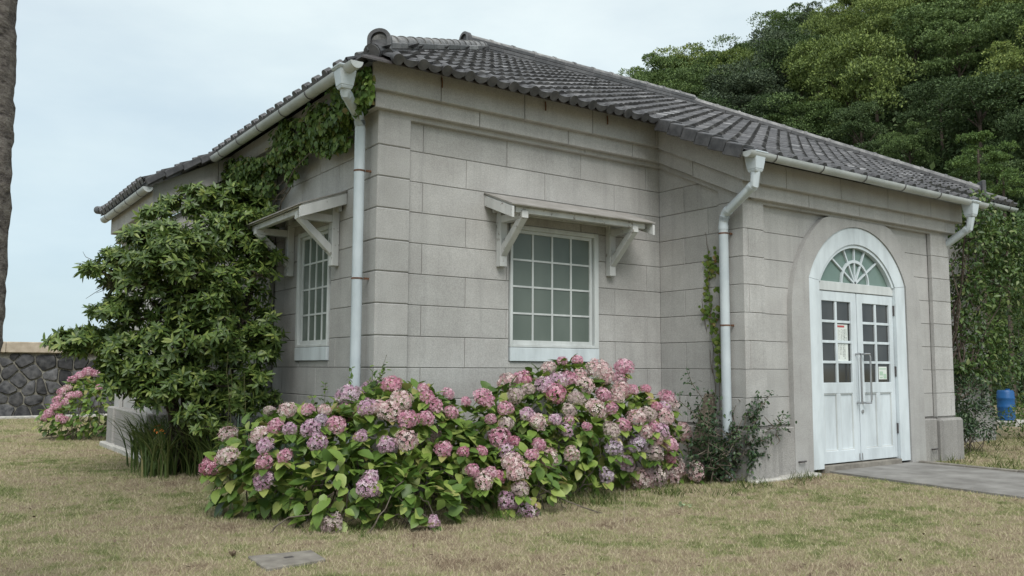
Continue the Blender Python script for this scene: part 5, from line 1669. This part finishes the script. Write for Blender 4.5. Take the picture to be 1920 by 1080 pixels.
low_bush('hedge_shrub', 'dense dark hedge standing behind the blue drum', [(15.5, 3.0, .7, .9, .5, .7), (16.9, 2.6, .7, .9, .5, .75), (18.3, 2.4, .8, .9, .5, .8), (14.2, 3.2, .9, .9, .5, .8), (19.5, 2.0, .9, .9, .6, .9)], 'thorn', 4200, .09, (16.5, 2.8, 0), 'hedge')
c_ = on_z(1888, 797, 0.0)
DRM = thing('plastic_drum', 'blue plastic drum on a pale slab beyond the tree', 'drum', (c_.x, c_.y, .10))
mb = MB(); r_ = .175
mb.tube([(0, 0, 0), (0, 0, .02), (0, 0, .26), (0, 0, .28), (0, 0, .31), (0, 0, .33), (0, 0, .46), (0, 0, .48), (0, 0, .50), (0, 0, .52), (0, 0, .62), (0, 0, .66)], [r_ * .9, r_, r_, r_ * 1.05, r_ * 1.05, r_, r_, r_ * 1.05, r_ * 1.05, r_, r_ * .98, r_ * .85], 20)
mb.build('drum_body', M['blue'], DRM, smooth=True)
MB().tube([(0.1, 0, .66), (0.1, 0, .69)], .05, 10).build('bung', M['blue'], DRM)
MB().box((c_.x - .5, c_.y - .4, -.05), (c_.x + .6, c_.y + .4, .10)).build('concrete_slab', M['footing'], None, bevel=.01, label='pale concrete slab under the blue drum', category='slab')
q = on_z(1852, 828, 0.0)
MB().box((q.x - .25, q.y + .2, -.05), (q.x + .3, q.y + .5, .62)).build('stone_block_post', M['stone_base'], None, bevel=.02, label='squat grey stone block seen between the tree trunk and the blue drum', category='stone block')

# ---- old trunk at the left edge of the view
YT, Rt = -2.6, .17
e0, e1, e2 = on_y(36, 0, YT), on_y(25, 350, YT), on_y(8, 650, YT)
TK = thing('ridged_tree', 'thick rough barked tree trunk at the left edge of the lawn', 'tree', (e2.x - Rt, YT, 0))
tmb = MB(); seg = 40; nz = 150
def tc_(z):     # centre line leans a little to the right
    return Vector((float(np.interp(z, [0, e2.z, e1.z, e0.z, 6.2], [e2.x - .06, e2.x, e1.x, e0.x, e0.x + .12])) - Rt * 1.02 * abs(cam_x.x) - .037, YT - .0 * z, z))
edge_px = [(36, 0), (25, 350), (8, 650)]
for iz in range(nz + 1):
    z = -.05 + 6.2 * iz / nz
    c_ = tc_(z)
    for s in range(seg):
        a = 2 * math.pi * s / seg
        r = Rt * (1.2 - .2 * min(1, z / .9)) + .003 * math.sin(z * 37 + 3 * math.sin(a * 2 + z * 1.7) + 2 * math.sin(z * 5.3)) + .004 * math.sin(a * 5 + z * 4) * math.sin(z * 11) + rng.normal() * .0035
        tmb.v.append((c_.x + math.cos(a) * r, c_.y + math.sin(a) * r, z))
for iz in range(nz):
    for s in range(seg):
        s2 = (s + 1) % seg
        tmb.f.append((iz * seg + s, iz * seg + s2, (iz + 1) * seg + s2, (iz + 1) * seg + s))
rel(tmb.build('trunk', M['trunk'], None, smooth=True, fix=False, angle=None), TK)
top = tc_(6.1)
fr_v = []
for k in range(26):
    a = k * 2.4; el = rng.uniform(-.1, .9)
    pts = []
    Lf = 2.6
    for i in range(9):
        t_ = i / 8; h_ = Lf * t_
        pts.append(np.array([top.x + math.cos(a) * h_ * math.cos(el), top.y + math.sin(a) * h_ * math.cos(el), top.z + h_ * math.sin(el) - .9 * t_ ** 2.2 * (1.2 - el)]))
    for i in range(1, 8):
        ax = pts[i + 1] - pts[i - 1]; ax /= np.linalg.norm(ax); sd_ = np.cross(ax, [0, 0, 1.0]); sd_ /= np.linalg.norm(sd_)
        for q in range(5):
            p = pts[i] + (pts[i + 1] - pts[i]) * q / 5
            for sg in (-1, 1): fr_v.append((p, ax * .7 + sd_ * sg + [0, 0, -.25]))
foliage('crown', [spread(dia_tpl(.42, .03), np.array([f[0] for f in fr_v]), np.array([f[1] for f in fr_v]), np.tile([0, 0, 1.0], (len(fr_v), 1)), np.ones(len(fr_v)))], M['strap'], TK, kind='stuff')

# ---- dark stone wall at the end of the lawn: irregular stones set in mortar
YW = 15.3
WL = thing('garden_wall', 'dark irregular stone wall with sandy coping at the far left of the lawn', 'wall', (0, YW, 0))
X0, X1, ZT = -9.0, 6.0, 1.50
rel(MB().box((X0, YW + .012, -.6), (X1, YW + .5, ZT)).build('mortar_core', M['pointing'], None), WL)
pts = []
gx, gz = .34, .29
rr = random.Random(5)
nxw, nzw = int((X1 - X0) / gx) + 1, 6
for i in range(-1, nxw + 1):
    for j in range(-1, nzw + 1):
        pts.append((X0 + (i + .5 * (j % 2) + .5 + rr.uniform(-.42, .42)) * gx, (j + .5 + rr.uniform(-.42, .42)) * gz - .02))
ncount = 0
for k, (cx_, cz_) in enumerate(pts):
    if not (X0 < cx_ < X1 and -.05 < cz_ < ZT): continue
    poly = [(cx_ - 1, cz_ - 1), (cx_ + 1, cz_ - 1), (cx_ + 1, cz_ + 1), (cx_ - 1, cz_ + 1)]
    for (ox, oz) in pts:
        dx, dz = ox - cx_, oz - cz_
        d2 = dx * dx + dz * dz
        if 0 < d2 < 1.4:
            d_ = math.sqrt(d2); g = .012
            poly = clip(poly, dx / d_, dz / d_, (dx / d_) * (cx_ + dx / 2) + (dz / d_) * (cz_ + dz / 2) - g)
    poly = clip(poly, 0, 1, ZT - .02); poly = clip(poly, 0, -1, .02)
    poly = clip(poly, 1, 0, X1); poly = clip(poly, -1, 0, -X0)
    if len(poly) < 3: continue
    # cut the corners so that the stones read as rounded lumps
    rp = []
    n = len(poly)
    for i in range(n):
        a, p, b_ = poly[i - 1], poly[i], poly[(i + 1) % n]
        rp += [(p[0] + (a[0] - p[0]) * .15, p[1] + (a[1] - p[1]) * .15), (p[0] + (b_[0] - p[0]) * .15, p[1] + (b_[1] - p[1]) * .15)]
    n = len(rp); cu = sum(p[0] for p in rp) / n; cz2 = sum(p[1] for p in rp) / n
    mb = MB(); pr = rr.uniform(.02, .06)
    tx, tz = rr.uniform(-.12, .12), rr.uniform(-.12, .12)
    lay = [(1.0, -.03), (.975, .012), (.86, pr)]
    for f_, w_ in lay:
        mb.v += [(cu + (p[0] - cu) * f_, YW + .0 - w_ - (tx * (p[0] - cu) + tz * (p[1] - cz2)) * (w_ > .015), cz2 + (p[1] - cz2) * f_) for p in rp]
    mb.v.append((cu, YW - pr - .012, cz2))
    for a in range(2):
        for i in range(n):
            j = (i + 1) % n
            mb.f.append((a * n + i, a * n + j, (a + 1) * n + j, (a + 1) * n + i))
    for i in range(n):
        mb.f.append((2 * n + i, 2 * n + (i + 1) % n, 3 * n))
    rel(mb.build('stone', M['lava'], None, smooth=True, angle=35), WL); ncount += 1
x = X0
while x < X1:
    rel(MB().box((x, YW - .10, ZT), (x + 1.795, YW + .6, ZT + .25)).build('coping_stone', M['coping'], None, bevel=.015), WL)
    x += 1.8
rel(MB().box((X0, YW - .22, -.1), (X1, YW + .05, .06)).build('footing', M['footing'], None, bevel=.02), WL)

# ---- small things on the lawn
mc = thing('manhole_cover', 'flat square concrete manhole cover lying in the lawn before the hydrangeas', 'manhole cover', (-1.6, -2.15, 0))
cs = [(-1.800, -1.955), (-1.400, -2.010), (-1.425, -2.300), (-1.815, -2.345)]
top_ = [(x, y, .020) for x, y in cs]
o_ = MB().prism(top_[::-1], (0, 0, -.08)).build('lid', M['lid'], None, bevel=.006); rel(o_, mc)
o_ = MB().box((-1.63, -2.155, .018), (-1.575, -2.12, .0225)).build('lifting_slot', M['iron'], None); rel(o_, mc)
p = on_z(437, 1043, .01)
v, fl = leaf_tpl(.042, .03, .9, -.6)
dl = thing('fallen_leaf', 'dark curled dead leaf on the lawn left of the manhole cover', 'leaf', (p.x, p.y, .005))
for a in (0, 2.2, 4.0):
    o = bpy.data.objects.new('leaf_lobe', arrays_mesh('leaf_lobe', v, fl, M['deadleaf'], True)); o.rotation_euler = (.5, .3, a); link(o, dl)
p = on_z(1286, 948, .02)
pw_ = thing('pale_weed', 'little pale weed with few leaves on the lawn before the hydrangeas', 'weed', (p.x, p.y, 0))
o = bpy.data.objects.new('leaves', arrays_mesh('leaves', *spread(leaf_tpl(.055, .034, .2, .2), rng.normal(size=(9, 3)) * [.05, .04, .0] + [0, 0, .02], unit(9, .4), np.tile([0, 0, 1.0], (9, 1)), rng.uniform(.7, 1.1, 9)), M['paleleaf'], True)); link(o, pw_)

lp = []
while len(lp) < 170:
    f_, s_ = rng.uniform(3.6, 13), rng.uniform(-.68, .68)
    q = EYE + FWD * f_ + RGT * (s_ * f_)
    if (-1.9 < q.x < -1.35 and -2.4 < q.y < -1.9) or q.x > -.3 and q.y > -1.2 or (5.0 < q.x < 7.1 and q.y < -1.2): continue
    lp.append((q.x, q.y, .012 + rng.random() * .012))
lo_ = bpy.data.objects.new('leaf_litter', arrays_mesh('leaf_litter', *spread(leaf_tpl(.034, .018, .5, -.4), np.array(lp), rng.normal(size=(170, 3)) * [1, 1, .15], np.tile([0, 0, 1.0], (170, 1)), rng.uniform(.4, 1.3, 170)), M['deadleaf'], True))
link(lo_, None, kind='stuff', label='dry leaf litter scattered over the lawn', category='leaf litter')
sticks([[on_z(1172, 992, .0), on_z(1170, 960, .03), on_z(1172, 905, .07)]], (.0022, .0012), M['coping'], 'dry_stalk', None, 5, label='single pale dry grass stalk on the lawn before the hydrangeas', category='stalk')
# ------------------------------------------------------------------ lawn blades
def blades(name, n, region, h0, h1, wd, mat, lean=1.2, keep=None, dens=None):
    x0, x1, y0, y1 = region
    xy = np.stack([rng.uniform(x0, x1, n), rng.uniform(y0, y1, n)], 1)
    d = np.hypot(xy[:, 0] - EYE.x, xy[:, 1] - EYE.y)
    k = rng.random(n) < np.clip((5.5 / d) ** 1.35, .03, 1)
    rel_ = xy - np.array([EYE.x, EYE.y])
    fw = rel_ @ np.array([FWD.x, FWD.y]); sd_ = rel_ @ np.array([RGT.x, RGT.y])
    k &= (fw > 3.2) & (np.abs(sd_) < fw * .72 + 1.0)
    # not inside the house, on the path or on the lid
    k &= ~((xy[:, 0] > -.05) & (xy[:, 1] > -.05)) & ~((xy[:, 0] > XP0 - .05) & (xy[:, 0] < XP1 + .1) & (xy[:, 1] > -P - .1)) & ~((xy[:, 0] > 5.12 + rng.normal(size=n) * .05) & (xy[:, 0] < 7.08) & (xy[:, 1] < -P))
    k &= ~((xy[:, 0] > -1.79) & (xy[:, 0] < -1.42) & (xy[:, 1] > -2.31) & (xy[:, 1] < -2.0))
    if keep is not None: k &= keep(xy)
    xy, d = xy[k], d[k]; m = len(xy)
    h = rng.uniform(h0, h1, m) * (1 + .03 * d); w = wd * (.8 + d * .09)
    a = rng.uniform(0, 6.28, m); ln = h * lean * rng.uniform(.2, 1.3, m); b_ = rng.uniform(0, 6.28, m)
    v = np.zeros((m, 3, 3), np.float32)
    v[:, 0, 0] = xy[:, 0] - np.cos(b_) * w / 2; v[:, 0, 1] = xy[:, 1] - np.sin(b_) * w / 2
    v[:, 1, 0] = xy[:, 0] + np.cos(b_) * w / 2; v[:, 1, 1] = xy[:, 1] + np.sin(b_) * w / 2
    v[:, 2, 0] = xy[:, 0] + np.cos(a) * ln; v[:, 2, 1] = xy[:, 1] + np.sin(a) * ln; v[:, 2, 2] = h
    v[:, 0:2, 2] = -.004
    o = bpy.data.objects.new(name, arrays_mesh(name, v.reshape(-1, 3), [np.arange(3 * m).reshape(-1, 3)], M[mat])); link(o, None, kind='stuff', label='short dry lawn grass', category='grass')
    return o
blades('lawn_grass', 2600000, (-9, 15, -5.6, 15), .006, .026, .0040, 'blade', 1.35)
nearbase = lambda xy: ((np.abs(xy[:, 1] + 1.45 + .12 * np.sin(xy[:, 0] * 5)) < .34 * rng.random(len(xy)) ** .6) & (xy[:, 0] > -1.2) & (xy[:, 0] < 5.0)) | ((xy[:, 0] > 7.2) & (xy[:, 1] > -3) & (rng.random(len(xy)) < .5)) | ((xy[:, 0] > .8) & (xy[:, 0] < 3.7) & (xy[:, 1] > -1.7) & (rng.random(len(xy)) < .25))
clump = lambda xy: (np.sin(xy[:, 0] * 6.1 + np.sin(xy[:, 1] * 5)) * np.sin(xy[:, 1] * 7.3 + np.sin(xy[:, 0] * 4.1)) + .25 * np.sin(xy[:, 0] * 19)) > rng.random(len(xy)) * .75 - .05
o = blades('tall_grass', 300000, (-1.6, 16, -3.2, 3), .02, .10, .006, 'greenblade', 1.1, lambda xy: nearbase(xy) & clump(xy))
o2 = blades('grass_tufts', 420000, (-9, 15, -5.6, 12), .015, .055, .0045, 'blade', .9, lambda xy: (np.sin(xy[:, 0] * 9.1 + 2 * np.sin(xy[:, 1] * 3.7)) * np.sin(xy[:, 1] * 8.3 + 2 * np.sin(xy[:, 0] * 4.9)) + .35 * np.sin(xy[:, 0] * 2.3 + xy[:, 1] * 1.7)) > .72 + rng.random(len(xy)) * .4)
o2['label'] = 'small rougher tufts standing out of the short lawn'
o['label'] = 'taller green grass round the foot of the bushes and walls'

# ------------------------------------------------------------------ wooded hill
def az_px(px): return math.atan((px - 960) / FPX) + YAW
SKY = [(900, 235), (1000, 225), (1100, 190), (1205, 150), (1260, 118), (1300, 108), (1380, 88), (1440, 60), (1490, 30), (1560, -5), (1700, -70), (1920, -190), (2300, -330), (2800, -380)]
AZ = [az_px(p) for p, _ in SKY]; TE = [(690 - y) / math.hypot(FPX, p - 960) for p, y in SKY]
D0, D1 = 34.0, 92.0
def hill_h(az, d):
    e = float(np.interp(az, AZ, TE))
    t_ = max(0.0, min(1.0, (d - D0) / (D1 - D0)))
    top = max(0.0, e * D1 - 3.6 + 1.2)
    base = 0.0
    return base + top * (t_ ** 0.85) - .4
na, nd = 64, 30
mb = MB()
azs = np.linspace(AZ[0] - .12, AZ[-1] + .1, na); dsx = np.concatenate([np.linspace(D0 - 3, D1, 24), np.linspace(D1 + 6, D1 + 50, 6)])
for d in dsx:
    for a in azs:
        hh = hill_h(a, min(d, D1)) - max(0, d - D1) * .35 + 1.2 * math.sin(a * 17 + d * .11) * min(1, max(0, (d - D0) / 20))
        mb.v.append((EYE.x + math.sin(a) * d, EYE.y + math.cos(a) * d, max(hh, -1.0)))
nda = len(dsx)
mb.f = [(j * na + i, j * na + i + 1, (j + 1) * na + i + 1, (j + 1) * na + i) for j in range(nda - 1) for i in range(na - 1)]
mb.build('wooded_hill', M['hillsoil'], None, smooth=True, fix=False, kind='structure')
pu, du, uu_, su = [], [], [], []
for _ in range(52000):
    a = rng.uniform(az_px(1100), az_px(2250)); d = math.sqrt(rng.uniform(D0 ** 2, D1 ** 2))
    z = hill_h(a, d) + 1.2 * math.sin(a * 17 + d * .11) * min(1, max(0, (d - D0) / 20))
    pu.append((EYE.x + math.sin(a) * d, EYE.y + math.cos(a) * d, z + abs(rng.normal()) * .5)); du.append(rng.normal(size=3) + [0, 0, .4]); uu_.append(rng.normal(size=3) * .5 + [0, 0, 1]); su.append(rng.uniform(.6, 1.5))
uo = bpy.data.objects.new('undergrowth', arrays_mesh('undergrowth', *spread(dia_tpl(.34, .2), np.array(pu), np.array(du), np.array(uu_), np.array(su)), M['forest_dark']))
link(uo, None, kind='stuff', label='dark undergrowth between the trees of the wooded hillside', category='undergrowth')
def crown_mesh(seed, mat, R0=2.7, n_lobe=26, leaf=.15, per=540, flat=.85):
    global rng
    keep_rng = rng; rng = np.random.default_rng(seed)
    pos, dr, up_ = [], [], []
    for k in range(n_lobe):
        d = unit(1, .55)[0]; c_ = d * R0 * rng.uniform(.35, 1.05) * np.array([1.05, .95, flat]); r = R0 * rng.uniform(.16, .40)
        u = unit(per, .9); u[:, 2] = np.where(u[:, 2] < -.25, -u[:, 2], u[:, 2])
        wob = 1 + .25 * np.sin(u[:, :1] * 7 + k) * np.sin(u[:, 1:2] * 6 + 2 * k)
        p = c_ + u * r * wob * np.array([1.25, 1.25, .60]) * (1 - np.abs(rng.normal(size=(per, 1))) * .16)
        pos.append(p); dr.append(u * .7 + rng.normal(size=(per, 3)) * .55 + [0, 0, .1]); up_.append(u + [0, 0, .5] + rng.normal(size=(per, 3)) * .45)
    pos, dr, up_ = map(np.concatenate, (pos, dr, up_))
    me = arrays_mesh('crown', *spread(dia_tpl(leaf, leaf * .55), pos, dr, up_, rng.uniform(.55, 1.3, len(pos))), M[mat])
    rng = keep_rng
    return me
KIND = {'forest_yellow': 'yellow green broadleaf tree in the wood on the hillside', 'forest_mid': 'mid green broadleaf tree in the wood on the hillside', 'forest_dark': 'dark green tree in the wood on the hillside', 'forest_grey': 'grey green tree in the wood on the hillside'}
CM = {k: [crown_mesh(100 + 10 * i + j, k) for j in range(3)] for i, k in enumerate(KIND)}
tr_mb = MB(); tr_mb.tube([(0, 0, -4.2), (.1, .05, -2), (0, 0, .3)], [.14, .11, .07], 8)
for k in range(5):
    a = k * 1.26; tr_mb.tube([(.03, 0, -1.2 + .2 * k), (math.cos(a) * .8, math.sin(a) * .8, -.3 + .2 * k), (math.cos(a) * 1.5, math.sin(a) * 1.5, .5)], [.06, .035, .015], 5)
TRK = tr_mb.mesh('trunk', M['bark'], True, fix=False)
# groups in the wood: yellower on the right, grey and dark in the gully
cnt = 0
hr = np.random.default_rng(21)
cand = []
for _ in range(9000):
    px = hr.uniform(1232, 2150); d = math.sqrt(hr.uniform(D0 ** 2, (D1 + 3) ** 2)); cand.append((px, d))
placed = []
for px, d in cand:
    a = az_px(px); x, y = EYE.x + math.sin(a) * d, EYE.y + math.cos(a) * d
    if any((x - q[0]) ** 2 + (y - q[1]) ** 2 < 3.3 ** 2 for q in placed): continue
    h_ = hill_h(a, d)
    if d < 40 and hr.random() < .4: continue
    placed.append((x, y, h_, px, d))
placed.sort(key=lambda q: q[4])
for (x, y, h_, px, d) in placed[:285]:
    ypx = 690 - (h_ + 3.0) / d * FPX
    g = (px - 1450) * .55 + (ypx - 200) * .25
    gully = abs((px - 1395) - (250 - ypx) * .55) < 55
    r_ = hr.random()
    if d < 50: k = 'forest_dark' if r_ < .6 else 'forest_mid'  # shade low on the slope put in as darker crown colour
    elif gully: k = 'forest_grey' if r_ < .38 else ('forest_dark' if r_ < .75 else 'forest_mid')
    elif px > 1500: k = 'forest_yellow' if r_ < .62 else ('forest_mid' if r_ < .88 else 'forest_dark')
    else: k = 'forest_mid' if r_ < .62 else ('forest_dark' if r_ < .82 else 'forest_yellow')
    s = hr.uniform(.62, 1.3) * (.78 if d < 55 else 1.0)
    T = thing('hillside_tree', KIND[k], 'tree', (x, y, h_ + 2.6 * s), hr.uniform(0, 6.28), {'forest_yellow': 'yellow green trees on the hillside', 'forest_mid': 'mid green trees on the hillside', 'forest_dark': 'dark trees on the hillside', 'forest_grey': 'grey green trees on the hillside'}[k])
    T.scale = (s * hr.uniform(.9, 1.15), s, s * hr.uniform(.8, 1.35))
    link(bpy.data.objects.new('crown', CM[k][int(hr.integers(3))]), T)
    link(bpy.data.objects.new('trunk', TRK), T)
    cnt += 1
# a fresher tree in front of the wood, above the porch's right end
BR = crown_mesh(77, 'forest_bright', 2.2, 16, .16, 420, 1.0)
for (px, py, d, s, lab) in ((1850, 285, 31, .40, 'fresh green tree before the dark wood above the right end of the roof'), (1895, 325, 30, .38, 'fresh green tree at the right edge just above the porch gutter'), (1815, 335, 32, .36, 'lower fresh green tree right behind the end of the hip ridge')):
    a = az_px(px); z = EYE.z + (690 - py) / math.hypot(FPX, px - 960) * d
    T = thing('fresh_tree', lab, 'tree', (EYE.x + math.sin(a) * d, EYE.y + math.cos(a) * d, z), px, 'fresh green trees before the wood'); T.scale = (s, s, s * 1.25)
    link(bpy.data.objects.new('crown', BR), T)
    t2 = MB(); t2.tube([(0, 0, -z / (s * 1.25) - .1), (.1, 0, -z / (s * 2.5)), (0, 0, .5)], [.22, .16, .08], 8); t2.build('trunk', M['bark'], T, smooth=True, fix=False)
print('stones', ncount, 'tiles', n_t, n_e, 'trees', cnt)
